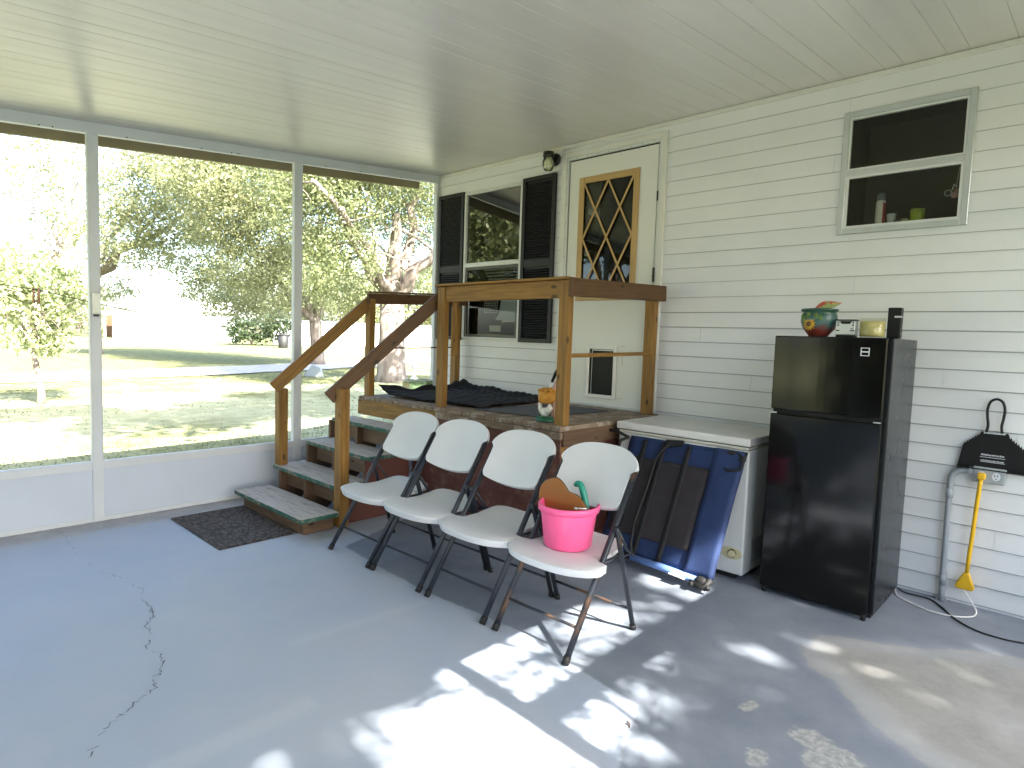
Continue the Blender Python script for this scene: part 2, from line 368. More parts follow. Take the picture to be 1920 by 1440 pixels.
def wloc(o):
    v = Vector((0, 0, 0))
    while o: v = v+o.location; o = o.parent
    return v
def obj(name, b, mats, parent=None, bevel=0.0, seg=1):
    me = bpy.data.meshes.new(name)
    if isinstance(b, B):
        bmesh.ops.recalc_face_normals(b.bm, faces=b.bm.faces)
        if parent is not None: bmesh.ops.translate(b.bm, verts=b.bm.verts, vec=-wloc(parent))
        b.bm.to_mesh(me); b.bm.free()
    o = bpy.data.objects.new(name, me); S.collection.objects.link(o)
    for m in (mats if isinstance(mats, (list, tuple)) else [mats]): me.materials.append(MATS[m])
    if parent is not None: o.parent = parent
    if bevel > 0:
        bv = o.modifiers.new('bevel', 'BEVEL'); bv.width = bevel; bv.segments = seg; bv.limit_method = 'ANGLE'; bv.angle_limit = R(35)
    return o
def tag(o, label=None, cat=None, group=None, kind=None):
    if label: o['label'] = label
    if cat: o['category'] = cat
    if group: o['group'] = group
    if kind: o['kind'] = kind
    return o
def thing(name, label, cat, loc, group=None):
    o = bpy.data.objects.new(name, None); S.collection.objects.link(o); o.location = loc; o.empty_display_size = 0.2
    return tag(o, label, cat, group)
def struct(name, b, m, **k): return tag(obj(name, b, m, **k), kind='structure')
def copy_tree(o, parent=None):
    c = o.copy(); S.collection.objects.link(c); c.parent = parent
    for ch in list(o.children): copy_tree(ch, c)
    return c

# ================================================================== GROUND, FLOOR, CEILING
def gz(x, y):     # gently rising yard
    return -0.15+0.012*max(0.0, -x-15.0)
xs = np.concatenate([[-400, -250, -160, -110], np.arange(-90, 31, 1.5), [50, 90, 150, 300]]); ys = np.concatenate([[-300, -150, -90], np.arange(-60, 71, 1.5), [100, 160, 300]])
gv = [(x, y, gz(x, y)+(0.01*math.sin(x*.7)*math.cos(y*.5) if x < -3 else 0)) for x in xs for y in ys]; ny = len(ys)
gf = [(i*ny+j, (i+1)*ny+j, (i+1)*ny+j+1, i*ny+j+1) for i in range(len(xs)-1) for j in range(ny-1)]
me = bpy.data.meshes.new('ground'); me.from_pydata(gv, [], gf); g = bpy.data.objects.new('ground', me); S.collection.objects.link(g); me.materials.append(MATS['lawn_soil']); tag(g, kind='structure')

# gravel path across the lawn
cl = [(-15.5, -14), (-16.6, -5), (-17.6, 1), (-19.2, 6.5), (-21.4, 13), (-24.5, 20), (-29, 29)]
pv = []; pf = []
for i in range(len(cl)-1):
    for k in range(6):
        t = k/6; x = cl[i][0]*(1-t)+cl[i+1][0]*t; y = cl[i][1]*(1-t)+cl[i+1][1]*t; w = 1.75+0.15*math.sin(i*2+k)
        pv += [(x-w, y+.3, gz(x-w, y)+.03), (x+w, y-.3, gz(x+w, y)+.03)]
pf = [(2*i, 2*i+1, 2*i+3, 2*i+2) for i in range(len(pv)//2-1)]
me = bpy.data.meshes.new('path'); me.from_pydata(pv, [], pf); o = bpy.data.objects.new('path', me); S.collection.objects.link(o); me.materials.append(MATS['path_gravel']); tag(o, kind='structure')

# porch floor slab with paint layers held as distance attributes
def sdpoly(P, poly):
    poly = np.array(poly, float); d = np.full(len(P), 1e9); ins = np.zeros(len(P), bool)
    for i in range(len(poly)):
        a = poly[i]; b = poly[(i+1) % len(poly)]; ab = b-a; t = np.clip(((P-a)@ab)/(ab@ab), 0, 1)
        d = np.minimum(d, np.linalg.norm(P-(a+t[:, None]*ab), axis=1))
        c = ((a[1] > P[:, 1]) != (b[1] > P[:, 1])) & (P[:, 0] < (b[0]-a[0])*(P[:, 1]-a[1])/(b[1]-a[1]+1e-12)+a[0]); ins ^= c
    return np.where(ins, d, -d)
fx = np.linspace(-0.06, 6.8, 172); fy = np.linspace(-7.3, 0.03, 184)
XX, YY = np.meshgrid(fx, fy, indexing='ij'); PP = np.stack([XX.ravel(), YY.ravel()], 1); nfy = len(fy)
fv = [(a, b, 0.0) for a, b in PP]; ff = [(i*nfy+j, (i+1)*nfy+j, (i+1)*nfy+j+1, i*nfy+j+1) for i in range(len(fx)-1) for j in range(nfy-1)]
nb = len(fv)
# slab edge
fv += [(-0.06, -7.3, -0.3), (6.8, -7.3, -0.3), (6.8, .03, -0.3), (-0.06, .03, -0.3)]
c00, c10, c11, c01 = 0, (len(fx)-1)*nfy, len(fx)*nfy-1, nfy-1
ff += [(c00, c10, nb+1, nb), (c10, c11, nb+2, nb+1), (c11, c01, nb+3, nb+2), (c01, c00, nb, nb+3)]
me = bpy.data.meshes.new('floor'); me.from_pydata(fv, [], ff)
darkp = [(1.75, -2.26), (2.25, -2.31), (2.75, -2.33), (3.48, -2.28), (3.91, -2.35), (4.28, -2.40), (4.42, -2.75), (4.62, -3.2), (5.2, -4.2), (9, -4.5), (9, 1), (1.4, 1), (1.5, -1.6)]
barep = [(4.62, -1.12), (4.60, -1.34), (4.70, -1.50), (4.88, -1.62), (5.02, -1.79), (5.18, -1.90), (5.42, -1.98), (5.62, -2.2), (6.3, -3.2), (9, -3.4), (9, -0.35), (5.9, -0.5), (5.3, -0.66), (4.98, -0.92)]
spots = [(4.98, -2.18, .10), (4.86, -2.10, .07), (4.78, -2.35, .05), (5.05, -2.42, .06), (4.62, -2.05, .03), (5.2, -2.3, .04), (4.9, -2.6, .05)]
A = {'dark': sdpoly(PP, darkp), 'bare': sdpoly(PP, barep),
     'spot': np.max([r-np.hypot(PP[:, 0]-a, PP[:, 1]-b) for a, b, r in spots], axis=0),
     'strip': 0.26-PP[:, 0],
     'seam': np.maximum.reduce([0.03-np.abs(PP[:, 0]-2.82-.08*(PP[:, 1]+3)) - 10*np.maximum(0, -3.25-PP[:, 1])-10*np.maximum(0, PP[:, 1]+2.4),
                        0.05-np.abs(PP[:, 0]-3.32)-10*np.maximum(0, PP[:, 1]+3.35)])}
for k, v in A.items():
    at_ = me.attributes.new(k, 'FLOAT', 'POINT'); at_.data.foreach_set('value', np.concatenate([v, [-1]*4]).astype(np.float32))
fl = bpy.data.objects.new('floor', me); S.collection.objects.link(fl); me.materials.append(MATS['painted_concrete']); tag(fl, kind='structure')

# crack running through the slab: broken runs of thin dark slivers
def floor_pt(px, py, z=0.0):
    v = ray(px, py); t = (z-CAM.z)/v.z; return CAM+v*t
ck = [(103, 990), (125, 1010), (135, 1030), (160, 1052), (183, 1072), (215, 1079), (232, 1088), (250, 1101), (272, 1106), (262, 1122), (285, 1142), (288, 1158), (276, 1170), (281, 1190), (278, 1216), (300, 1228), (305, 1244), (298, 1262), (286, 1276), (292, 1290), (276, 1306), (240, 1330), (205, 1358), (185, 1385), (160, 1430)]
b = B(); cp = [floor_pt(*q) for q in ck]; pts = []
for i in range(len(cp)-1):
    for k in range(7):
        t = k/7; q = cp[i].lerp(cp[i+1], t); pts.append(q+Vector((random.gauss(0, .007), random.gauss(0, .007), 0)))
for i in range(len(pts)-1):
    s_ = i/len(pts)
    if random.random() < (0.30 if 0.3 < s_ < 0.85 else 0.35): continue
    w = random.uniform(.0006, .0014) if s_ < .35 else random.uniform(.0007, .0030)
    d = (pts[i+1]-pts[i]).normalized(); nn = Vector((-d.y, d.x, 0))*w; z = Vector((0, 0, .0035)); e = d*.004
    b._new([pts[i]-nn+z, pts[i+1]-nn*.6+z+e, pts[i+1]+nn*.6+z+e, pts[i]+nn+z], [(0, 1, 2, 3)])
struct('floor_crack', b, 'crack_line')

def cz(y): return 3.3529+0.0895*y
# ceiling of roof pans with grooves running away from the house
b = B(); prof = []; x = -0.05; gk = 0
X0 = 0.0
prof.append((X0, 0)); xg = 0.095
while xg < 6.5:
    faint = (gk % 3 == 2); w = .0025 if faint else .0030; d = .0008 if faint else .0038
    prof += [(xg-w, 0), (xg-w*.3, d), (xg+w*.3, d), (xg+w, 0)]; xg += .112; gk += 1
prof.append((6.6, 0))
yy = [0.0, -1.8, -3.6, -5.4, -7.25]; vs = [(p[0], y, cz(y)+p[1]) for p in prof for y in yy]; k = len(yy)
b._new(vs, [(i*k+j, (i+1)*k+j, (i+1)*k+j+1, i*k+j+1) for i in range(len(prof)-1) for j in range(k-1)])
ceil = struct('ceiling', b, 'ceiling_pan')

# roof over the porch
t = thing('porch_roof', 'flat sloping metal porch roof above the ceiling with tan fascia board along its outer edge', 'roof', (3, -3.5, 3.2))
b = B(); ya, yb = 0.0, -7.6
b._new([(x, y, cz(y)+h) for x in (-.33, 6.60) for y in (ya, yb) for h in (.03, .11)], [(0, 1, 3, 2), (4, 6, 7, 5), (0, 4, 5, 1), (2, 3, 7, 6), (0, 2, 6, 4), (1, 5, 7, 3)])
obj('roof_panel', b, 'soft_roof', t)
b = B(); b.board((-.345, -.045, 3.262+.05+.002), (-.345, -7.6, 3.262+.052-.0882*7.555), .03, .13)
obj('fascia', b, 'fascia_tan', t)

# ================================================================== SCREEN WALL at x=0
t = thing('screen_wall', 'white framed screen wall with low solid kick panels looking out to the lawn', 'porch wall', (0, -3.5, 0))
b = B(); b._new([(x, y, cz(y)+h) for x in (-.05, 0.0) for y in (0.0, -7.25) for h in (-.085, -.001)], [(0, 1, 3, 2), (4, 6, 7, 5), (0, 4, 5, 1), (2, 3, 7, 6), (0, 2, 6, 4), (1, 5, 7, 3)])
obj('top_beam', b, 'frame_white', t, bevel=.003)
for y in (-4.4, -3.7, -3.15, -2.6, -2.3, -1.45, -1.05, -.55, -.13, -3.62, -2.35, -2.28):
    b = B(); b.ball((0.002, y, cz(y)-.078), .006, sub=1); obj('screw', b, 'black_metal', t)
posts = [(-3.415, -3.34), (-1.768, -1.684), (-.052, .0), (-5.2, -5.125), (-7.2, -7.12)]
for y0, y1 in posts:
    b = B(); zt = cz((y0+y1)/2)-.085; b.box(-.048, .004, y0, y1, 0.0, zt); obj('post', b, 'frame_white', t, bevel=.003)
    b = B(); b.box(.004, .008, y0+.004, y0+.008, .48, zt)
    b.box(.004, .008, y1-.008, y1-.004, .48, zt); obj('screen_track', b, 'alu_white', t)
b = B(); b.box(.004, .03, -3.405, -3.35, 1.62, 1.78); b.box(.0305, .034, -3.40, -3.355, 1.62, 1.628)
obj('latch_plate', b, 'alu', t, bevel=.002)
b = B(); b.box(.008, .036, -3.395, -3.36, 1.602, 1.616); obj('latch_slot', b, 'black_metal', t)
for y0, y1 in ((-7.12, -5.2), (-5.125, -3.415), (-3.34, -1.768), (-1.684, -.052)):
    b = B(); b.box(-.045, 0.0, y0, y1, .412, .475); b.box(-.040, -.006, y0, y1, .475, .479); obj('rail', b, 'frame_white', t, bevel=.003)
    b = B(); b.box(-.035, -.014, y0, y1, .03, .412); obj('kick_panel', b, 'kick_panel', t)
    b = B(); b.box(-.04, -.002, y0, y1, 0.0, .03); obj('bottom_plate', b, 'frame_white', t, bevel=.002)
# end wall behind the camera (x=6.55): the sun comes in through it
t = thing('end_screen_wall', 'white framed open end wall of the porch with a door post and header', 'porch wall', (6.55, -3.5, 0))
b = B(); b.box(6.53, 6.58, -7.2, 0, 2.98, 3.0); b._new([(x, y, z) for x in (6.53, 6.58) for y in (0.0, -7.2) for z in (2.98, cz(y)-.001)], [(0, 1, 3, 2), (4, 6, 7, 5), (0, 4, 5, 1), (2, 3, 7, 6), (0, 2, 6, 4), (1, 5, 7, 3)]); obj('header', b, 'frame_white', t)
b = B(); b.box(6.53, 6.56, -2.845, 0, 2.36, 2.52); obj('door_header', b, 'frame_white', t)
b = B(); b.box(6.53, 6.58, -2.94, -2.845, 0, 2.98); obj('post', b, 'frame_white', t)
for y0 in (-5.0, -7.2, -.06):
    b = B(); b.box(6.53, 6.58, y0, y0+.06, 0, 2.98); obj('post', b, 'frame_white', t)
b = B(); b.box(6.53, 6.57, -2.845, -.06, 0, .46); obj('kick_panel', b, 'kick_panel', t)
t = thing('side_screen_wall', 'white framed long open side of the porch with three posts', 'porch wall', (3.3, -7.2, 0))
for x0 in (1.6, 3.3, 5.0):
    b = B(); b.box(x0, x0+.07, -7.22, -7.17, 0, cz(-7.2)-.09); obj('post', b, 'frame_white', t)
b = B(); b.box(0, 6.55, -7.22, -7.17, cz(-7.2)-.09, cz(-7.2)-.002); obj('top_beam', b, 'frame_white', t)
b = B(); b.box(0.01, 6.52, -7.21, -7.18, 0, .46); obj('kick_panel', b, 'kick_panel', t)

# ================================================================== HOUSE
house = thing('house', 'white mobile home with horizontal lap siding beside the covered porch', 'house', (4.5, 2.2, 0))
W1 = (.455, 1.315, 1.515, 3.095); W2 = (4.24, 4.965, 2.315, 3.12); DR = (1.865, 2.86, .945, 3.225)
opens = [W1, W2, DR]; Lx = 9.0; zc0, hc = .849-7*.1185-.1185, .1185
zb = sorted(set([0.0, cz(0)-.001]+[zc0+hc*i for i in range(0, 29) if 0 < zc0+hc*i < 3.35]+[o_[2] for o_ in opens]+[o_[3] for o_ in opens]))
b = B()
def course(z):
    i = math.floor((z-zc0)/hc+1e-6); z0 = zc0+hc*i; return z0
for a, c in zip(zb[:-1], zb[1:]):
    if c-a < 1e-5: continue
    zc = course((a+c)/2); yf = lambda z: -(.0135-.0105*min(1, ((z-zc)/hc)**.8*1.05))-.0006
    ci = int(round((zc-zc0)/hc)); random.seed(ci*13+5)
    brk = [0.02]+sorted(random.uniform(.4, 8.6) for _ in range(2))+[Lx]
    pts = sorted(set(brk+[v for o_ in opens if o_[2] < (a+c)/2 < o_[3] for v in o_[:2]]))
    for x0, x1 in zip(pts[:-1], pts[1:]):
        if any(o_[2] < (a+c)/2 < o_[3] and o_[0] <= (x0+x1)/2 <= o_[1] for o_ in opens): continue
        dy = -.0026 if sum(1 for q in brk if q <= x0+1e-6) % 2 else 0
        b._new([(x0, yf(a)+dy, a), (x1, yf(a)+dy, a), (x1, yf(c)+dy, c), (x0, yf(c)+dy, c)], [(0, 1, 2, 3)])
        if abs(a-zc) < 1e-4: b._new([(x0, yf(a)+dy, a), (x1, yf(a)+dy, a), (x1, -.0015, a+.002), (x0, -.0015, a+.002)], [(3, 2, 1, 0)])
random.seed(11)
bmesh.ops.remove_doubles(b.bm, verts=b.bm.verts, dist=1e-6)
obj('siding', b, 'siding_white', house)
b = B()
for i in range(1, 29):   # shadow line painted as a grey strip where each course tucks under the next
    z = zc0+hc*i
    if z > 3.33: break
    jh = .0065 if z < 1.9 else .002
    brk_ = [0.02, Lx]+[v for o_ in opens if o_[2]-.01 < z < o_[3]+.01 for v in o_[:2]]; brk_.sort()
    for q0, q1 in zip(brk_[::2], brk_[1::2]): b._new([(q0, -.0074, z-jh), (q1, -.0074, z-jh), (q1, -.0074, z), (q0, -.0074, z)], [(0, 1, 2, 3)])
obj('siding_joint_shade', b, 'joint_shade', house)
b = B()   # wall body behind the siding, with the openings left free, and the other three walls
def wall_seg(x0, x1, z0, z1): b.box(x0, x1, .0, .09, z0, z1)
wall_seg(0, W1[0], 0, 3.35); wall_seg(W1[0], W1[1], 0, W1[2]); wall_seg(W1[0], W1[1], W1[3], 3.35)
wall_seg(W1[1], DR[0], 0, 3.35); wall_seg(DR[0], DR[1], 0, DR[2]); wall_seg(DR[0], DR[1], DR[3], 3.35)
wall_seg(DR[1], W2[0], 0, 3.35); wall_seg(W2[0], W2[1], 0, W2[2]); wall_seg(W2[0], W2[1], W2[3], 3.35); wall_seg(W2[1], Lx, 0, 3.35)
b.box(0, .09, .09, 4.3, 0, 3.35); b.box(Lx-.09, Lx, .09, 4.3, 0, 3.35); b.box(.09, Lx-.09, 4.21, 4.3, 0, 3.35)
obj('wall', b, 'room_dark', house)
b = B(); b.box(-.03, .02, -.022, .05, 0, 3.35); obj('corner_trim', b, 'trim_white', house, bevel=.003)
b = B(); b.box(0.02, 6.6, -.030, -.004, cz(-.02)-.035, cz(-.03)-.002); obj('ceiling_trim', b, 'trim_white', house, bevel=.003)
b = B(); b.prism([(-.4, -.1, 3.44), (-.4, 4.6, 3.44), (-.4, 2.25, 4.25)], (9.9, 0, 0)); obj('roof', b, 'bldg_roof', house)
b = B(); b.box(0.09, Lx-.1, .1, 4.2, .85, .9); obj('room_floor', b, 'room_dark', house)
# --- window 1
w = obj('window', (lambda b: (b.box(W1[0], W1[0]+.03, -.03, .02, W1[2], W1[3]), b.box(W1[1]-.03, W1[1], -.03, .02, W1[2], W1[3]), b.box(W1[0]+.03, W1[1]-.03, -.03, .02, W1[3]-.025, W1[3]), b.box(W1[0]+.03, W1[1]-.03, -.032, .02, W1[2], W1[2]+.022), b.box(W1[0]+.03, W1[1]-.03, -.034, .01, 2.29, 2.335), b)[-1])(B()), 'alu_white', house, bevel=.002)
def frame(x0, x1, z0, z1, t_, y0, y1):
    b = B(); b.box(x0, x0+t_, y0, y1, z0, z1); b.box(x1-t_, x1, y0, y1, z0, z1); b.box(x0+t_, x1-t_, y0, y1, z0, z0+t_); b.box(x0+t_, x1-t_, y0, y1, z1-t_, z1); return b
obj('sash', frame(W1[0]+.03, W1[1]-.03, W1[2]+.022, 2.29, .03, -.02, .005), 'dark_frame', w, bevel=.001)
b = B(); b.box(W1[0]+.03, W1[1]-.03, -.004, 0, 2.335, W1[3]-.025); obj('pane', b, 'pane_dark', w)
b = B(); b.box(W1[0]+.06, W1[1]-.06, -.010, -.006, W1[2]+.052, 2.26); obj('pane', b, 'pane_screened', w)
b = B()
for i in range(6):
    z = 2.262-.034*i; b.board((W1[0]+.24+.02*i, .07, z), (W1[1]-.07, .07, z-.004), .022, .002, (0, .5, 1))
obj('blind', b, 'white_glaze', w)
b = B(); b.box(W1[0]+.01, W1[1]-.01, .10, .14, W1[2], 2.05); obj('curtain', b, 'room_black', w)
b = B(); b.box(W1[0]-.1, W1[1]+.1, .9, .93, 1.3, 3.2); obj('room_backing', b, 'room_black', w)
# --- shutters
def shutter(x0, x1, z0, z1):
    s_ = obj('shutter', frame(x0, x1, z0, z1, .042, -.042, -.014), 'shutter_black', house, bevel=.003)
    zm = 2.245; b = B(); b.box(x0+.042, x1-.042, -.038, -.016, zm, zm+.075)
    b.box(x0+.042, x1-.042, -.022, -.018, z0+.042, z1-.042)
    obj('mid_rail', b, 'shutter_black', s_, bevel=.002)
    b = B(); z = z0+.055
    while z < z1-.06:
        if not (zm-.014 < z < zm+.085): b.board((x0+.044, -.031, z), (x1-.044, -.031, z), .026, .005, (0, -.72, .9))
        z += .0245
    obj('louvres', b, 'shutter_black', s_)
shutter(.03, .45, 1.50, 3.11); shutter(1.32, 1.745, 1.50, 3.12)
# --- door
b = B(); b.box(DR[0]-.052, DR[0], -.034, .02, DR[2], DR[3]+.052); b.box(DR[1], DR[1]+.052, -.034, .02, DR[2], DR[3]+.052); b.box(DR[0], DR[1], -.034, .02, DR[3], DR[3]+.052)
obj('door_trim', b, 'trim_white', house, bevel=.004)
b = frame(DR[0], DR[1], DR[2], DR[3], .022, -.026, .03); obj('door_frame', b, 'alu_white', house, bevel=.002)
for q in [(DR[0]+.012, -.027, z) for z in np.arange(1.2, 3.2, .16)]+[(x, -.027, DR[3]-.012) for x in np.arange(1.98, 2.8, .115)]:
    b = B(); b.ball(q, .004, sub=1); obj('frame_screw', b, 'black_metal', house)
d0, d1, dz0, dz1 = DR[0]+.034, DR[1]-.036, .965, DR[3]-.036; L1 = (2.035, 2.637, 1.925, 3.005)
b = B()
for q in ((d0, L1[0], dz0, dz1), (L1[1], d1, dz0, dz1), (L1[0], L1[1], L1[3], dz1), (L1[0], L1[1], 1.475, L1[2])): b.box(q[0], q[1], -.012, .028, q[2], q[3])
b.box(L1[0], 2.205, -.012, .028, dz0, 1.475); b.box(2.475, L1[1], -.012, .028, dz0, 1.475); b.box(2.205, 2.475, -.012, .028, dz0, 1.05)
door = obj('door', b, 'door_cream', house)
obj('door_gap', frame(DR[0]+.022, DR[1]-.022, dz0-.012, DR[3]-.022, .011, -.004, .02), 'gap_line', house)
b = frame(L1[0]-.02, L1[1]+.02, L1[2]-.02, L1[3]+.02, .058, -.026, -.0125); obj('lite_frame', b, 'lattice_wood', door, bevel=.004)
gx0, gx1, gz0, gz1 = L1[0]+.038, L1[1]-.038, L1[2]+.038, L1[3]-.038; b = B(); ww = gx1-gx0; dd = (gz1-gz0)/4
for (a0, q0, a1, q1) in ((0, 0, 1, 4), (.5, 0, 1, 2), (0, 2, .5, 4)):
    for m_ in (0, 1):
        x0_, x1_ = (a0, a1) if not m_ else (1-a0, 1-a1)
        yy_ = -.019 if not m_ else -.0225
        b.board((gx0+ww*x0_, yy_, gz1-dd*q0), (gx0+ww*x1_, yy_, gz1-dd*q1), .017, .006, (0, 1, 0))
obj('lattice', b, 'lattice_wood', door)
b = B(); b.box(L1[0], L1[1], -.006, -.002, L1[2], L1[3]); obj('pane', b, 'pane_door', door)
b = B(); b.box(DR[0]+.02, DR[1]-.02, .5, .52, .9, 3.2); obj('room_backing', b, 'room_black', door)
fr = obj('pet_door', frame(2.175, 2.505, 1.02, 1.50, .034, -.027, -.0125), 'white_glaze', house, bevel=.004)
b = B(); b.box(2.21, 2.232, -.01, 0.0, 1.055, 1.465); b.box(2.238, 2.47, -.006, -.003, 1.055, 1.45); obj('flap', b, 'black_plastic', fr)
b = B(); b.box(2.2315, 2.2355, -.013, -.009, 1.055, 1.46); b.box(2.236, 2.47, -.012, -.008, 1.452, 1.462); obj('flap_edge', b, 'alu', fr)
b = B(); b.tube([(2.53, -.013, 1.50), (2.575, -.013, 1.503), (2.575, -.013, 1.49)], .0012, 5); obj('door_scratch', b, 'black_metal', door)
b = B(); b.tube([(2.56, -.013, 1.43), (2.562, -.013, 1.33)], .001, 5); obj('door_scratch', b, 'black_metal', door)
for q in ((2.53, -.013, 1.035), (2.565, -.013, 1.035)):
    b = B(); b.ball(q, .004, sub=1); obj('door_screw', b, 'black_metal', door)
b = B(); b.box(DR[1]-.03, DR[1]-.012, -.034, -.02, 2.05, 2.17); b.ball((DR[1]-.02, -.034, 2.10), .012); obj('door_latch', b, 'black_metal', door)
b = B(); b.box(DR[1]-.026, DR[1]-.014, -.032, -.02, 2.72, 2.8); obj('hinge', b, 'black_metal', door)
# --- window 2
x0, x1, z0, z1 = W2
w2 = obj('window', frame(x0, x1, z0, z1, .036, -.034, .03), 'alu', house, bevel=.003)
obj('sash', frame(x0+.036, x1-.036, 2.735, z1-.036, .014, -.022, .01), 'alu_white', w2, bevel=.001)
obj('sash', frame(x0+.036, x1-.036, z0+.036, 2.70, .018, -.028, .0), 'alu_white', w2, bevel=.001)
b = B(); b.box(x0+.036, x1-.036, -.030, .012, 2.70, 2.735); obj('meeting_rail', b, 'alu', w2, bevel=.002)
b = B(); b.box(x0+.05, x1-.05, -.010, -.006, 2.749, z1-.05); b.box(x0+.054, x1-.054, -.016, -.012, z0+.054, 2.682); obj('pane', b, 'pane_clear', w2)
b = B(); b.box(x0-.03, x1+.03, .6, .62, z0-.3, z1+.1); b.box(x0-.03, x0, .091, .6, z0-.3, z1+.1); b.box(x1, x1+.03, .091, .6, z0-.3, z1+.1); b.box(x0, x1, .091, .6, z1+.07, z1+.1); b.box(x0, x1, .091, .6, z0-.3, z0-.27); obj('alcove', b, 'room_dark', w2)
b = B(); b.box(x0+.037, x1-.037, .0, .085, z0+.030, z0+.05); obj('sill', b, 'alu_white', w2)
sz = z0+.05
t = thing('spray_can', 'white and red spray can with grey cap on the sill inside the upper window', 'can', (4.48, .05, sz))
b = B(); b.lathe((4.48, .045, sz), [(.027, 0), (.029, .005), (.029, .15), (.024, .163)]); obj('body', b, 'white_glaze', t)
b = B(); b.lathe((4.48, .045, sz), [(.024, .1632), (.025, .17), (.024, .20), (.012, .212)]); obj('cap', b, 'can_grey', t)
b = B(); vs_ = [(4.48+.0296*math.cos(a), .045+.0296*math.sin(a), sz+z) for a in np.linspace(-.9, .2, 7) for z in (.01, .145)]
b._new(vs_, [(2*i, 2*i+2, 2*i+3, 2*i+1) for i in range(6)]); obj('label', b, 'can_red', t)
b = B(); b.lathe((4.545, .05, sz), [(.02, 0), (.028, .07), (.026, .07), (.018, .004)]); tag(obj('cup', b, 'frame_white'), 'small pale cup right beside the spray can on the window sill', 'cup')
b = B(); b.lathe((4.58, .035, sz), [(.018, 0), (.018, .022), (.012, .027)]); tag(obj('bottle_cap', b, 'can_grey'), 'tiny greyish cap on the window sill right of the cup', 'cap')
b = B(); b.lathe((4.625, .035, sz), [(.022, 0), (.022, .026), (.018, .03)]); tag(obj('small_jar', b, 'cream_plastic'), 'low cream coloured jar lid on the window sill beside the lime pot', 'jar')
t = thing('lime_pot', 'lime green candle pot on the sill inside the upper window', 'pot', (4.69, .05, sz))
b = B(); b.lathe((4.69, .05, sz), [(.036, 0), (.039, .01), (.040, .085), (.036, .085), (.034, .02)]); obj('body', b, 'lime_jar', t)
b = B(); b.lathe((4.69, .05, sz), [(.0345, .065), (.0345, .072)]); obj('wax', b, 'cream_plastic', t)
t = thing('hanging_ornament', 'small pinkish ornament with ring and bow hanging in the window corner', 'ornament', (4.88, .04, 2.55))
b = B(); b.tube([(4.85+.018*math.cos(a), .02, 2.525+.018*math.sin(a)) for a in np.linspace(0, 6.28, 14)], .0035, 6); obj('ring', b, 'silver', t)
b = B(); b.ball((4.885, .02, 2.51), .022, (1, .5, 1)); b.ball((4.895, .02, 2.535), .014, (1, .5, .9)); obj('body', b, 'pinkish', t)
b = B(); b.tube([(4.87, .02, 2.54), (4.878, .02, 2.575), (4.893, .02, 2.56)], .004, 6); b.tube([(4.888, .02, 2.55), (4.9, .02, 2.68)], .0015, 5); obj('hook', b, 'white_glaze', t)
# things seen in window 1
t = thing('wire_basket', 'white wire grid basket standing inside the lower front window', 'basket', (.86, .05, 1.8))
b = B()
for i in range(8): b.tube([(.735+.026*i, .045, 1.80), (.735+.03*i, .045, 1.985)], .0028, 5)
for i in range(8): b.tube([(.735, .045, 1.80+.026*i), (.94, .045, 1.80+.0265*i)], .0028, 5)
obj('grid', b, 'white_glaze', t)
b = B(); b.prism([(.99, .05, 1.985), (.955, .05, 1.80), (.90, .05, 1.725), (1.0, .05, 1.72), (1.0, .05, 1.70), (1.24, .05, 1.705), (1.24, .05, 2.0)], (0, .004, 0)); obj('paper_back', b, 'frame_white', t)
b = B(); b.box(.83, 1.0, .035, .038, 1.60, 1.665); tag(obj('paper_card', b, 'white_glaze'), 'small white card low in the front window under the basket', 'card')

# wall lamp beside the door
t = thing('wall_lamp', 'black wall lamp with clear ribbed glass shade above the right shutter', 'lamp', (1.72, -.02, 3.24))
b = B(); b.box(1.645, 1.815, -.033, -.014, 3.135, 3.318); obj('mounting_block', b, 'trim_white', t, bevel=.004)
b = B(); b.lathe((0, 0, 0), [(.058, 0), (.058, .02), (.045, .034)]); bmesh.ops.transform(b.bm, matrix=Matrix.Translation((1.735, -.033, 3.235)) @ Matrix.Rotation(R(90), 4, 'X'), verts=b.bm.verts); obj('back_plate', b, 'black_metal', t)
b = B(); b.tube([(1.735, -.05, 3.235), (1.735, -.09, 3.25), (1.735, -.13, 3.262)], .024, 12); b.lathe((1.735, -.145, 3.235), [(.052, 0), (.054, .006), (.05, .045), (.03, .052)]); obj('cap', b, 'black_metal', t)
b = B(); b.lathe((1.735, -.145, 3.235), [(.036+(.003 if i % 2 else 0)+.02*math.sin(i/14*3.0), -.12+.0085*i) for i in range(14)][::1]); obj('glass_shade', b, 'jar_glass', t)
b = B(); b.lathe((1.735, -.145, 3.235), [(.008, -.09), (.02, -.07), (.02, -.03), (.012, 0)]); obj('bulb', b, 'white_glaze', t)

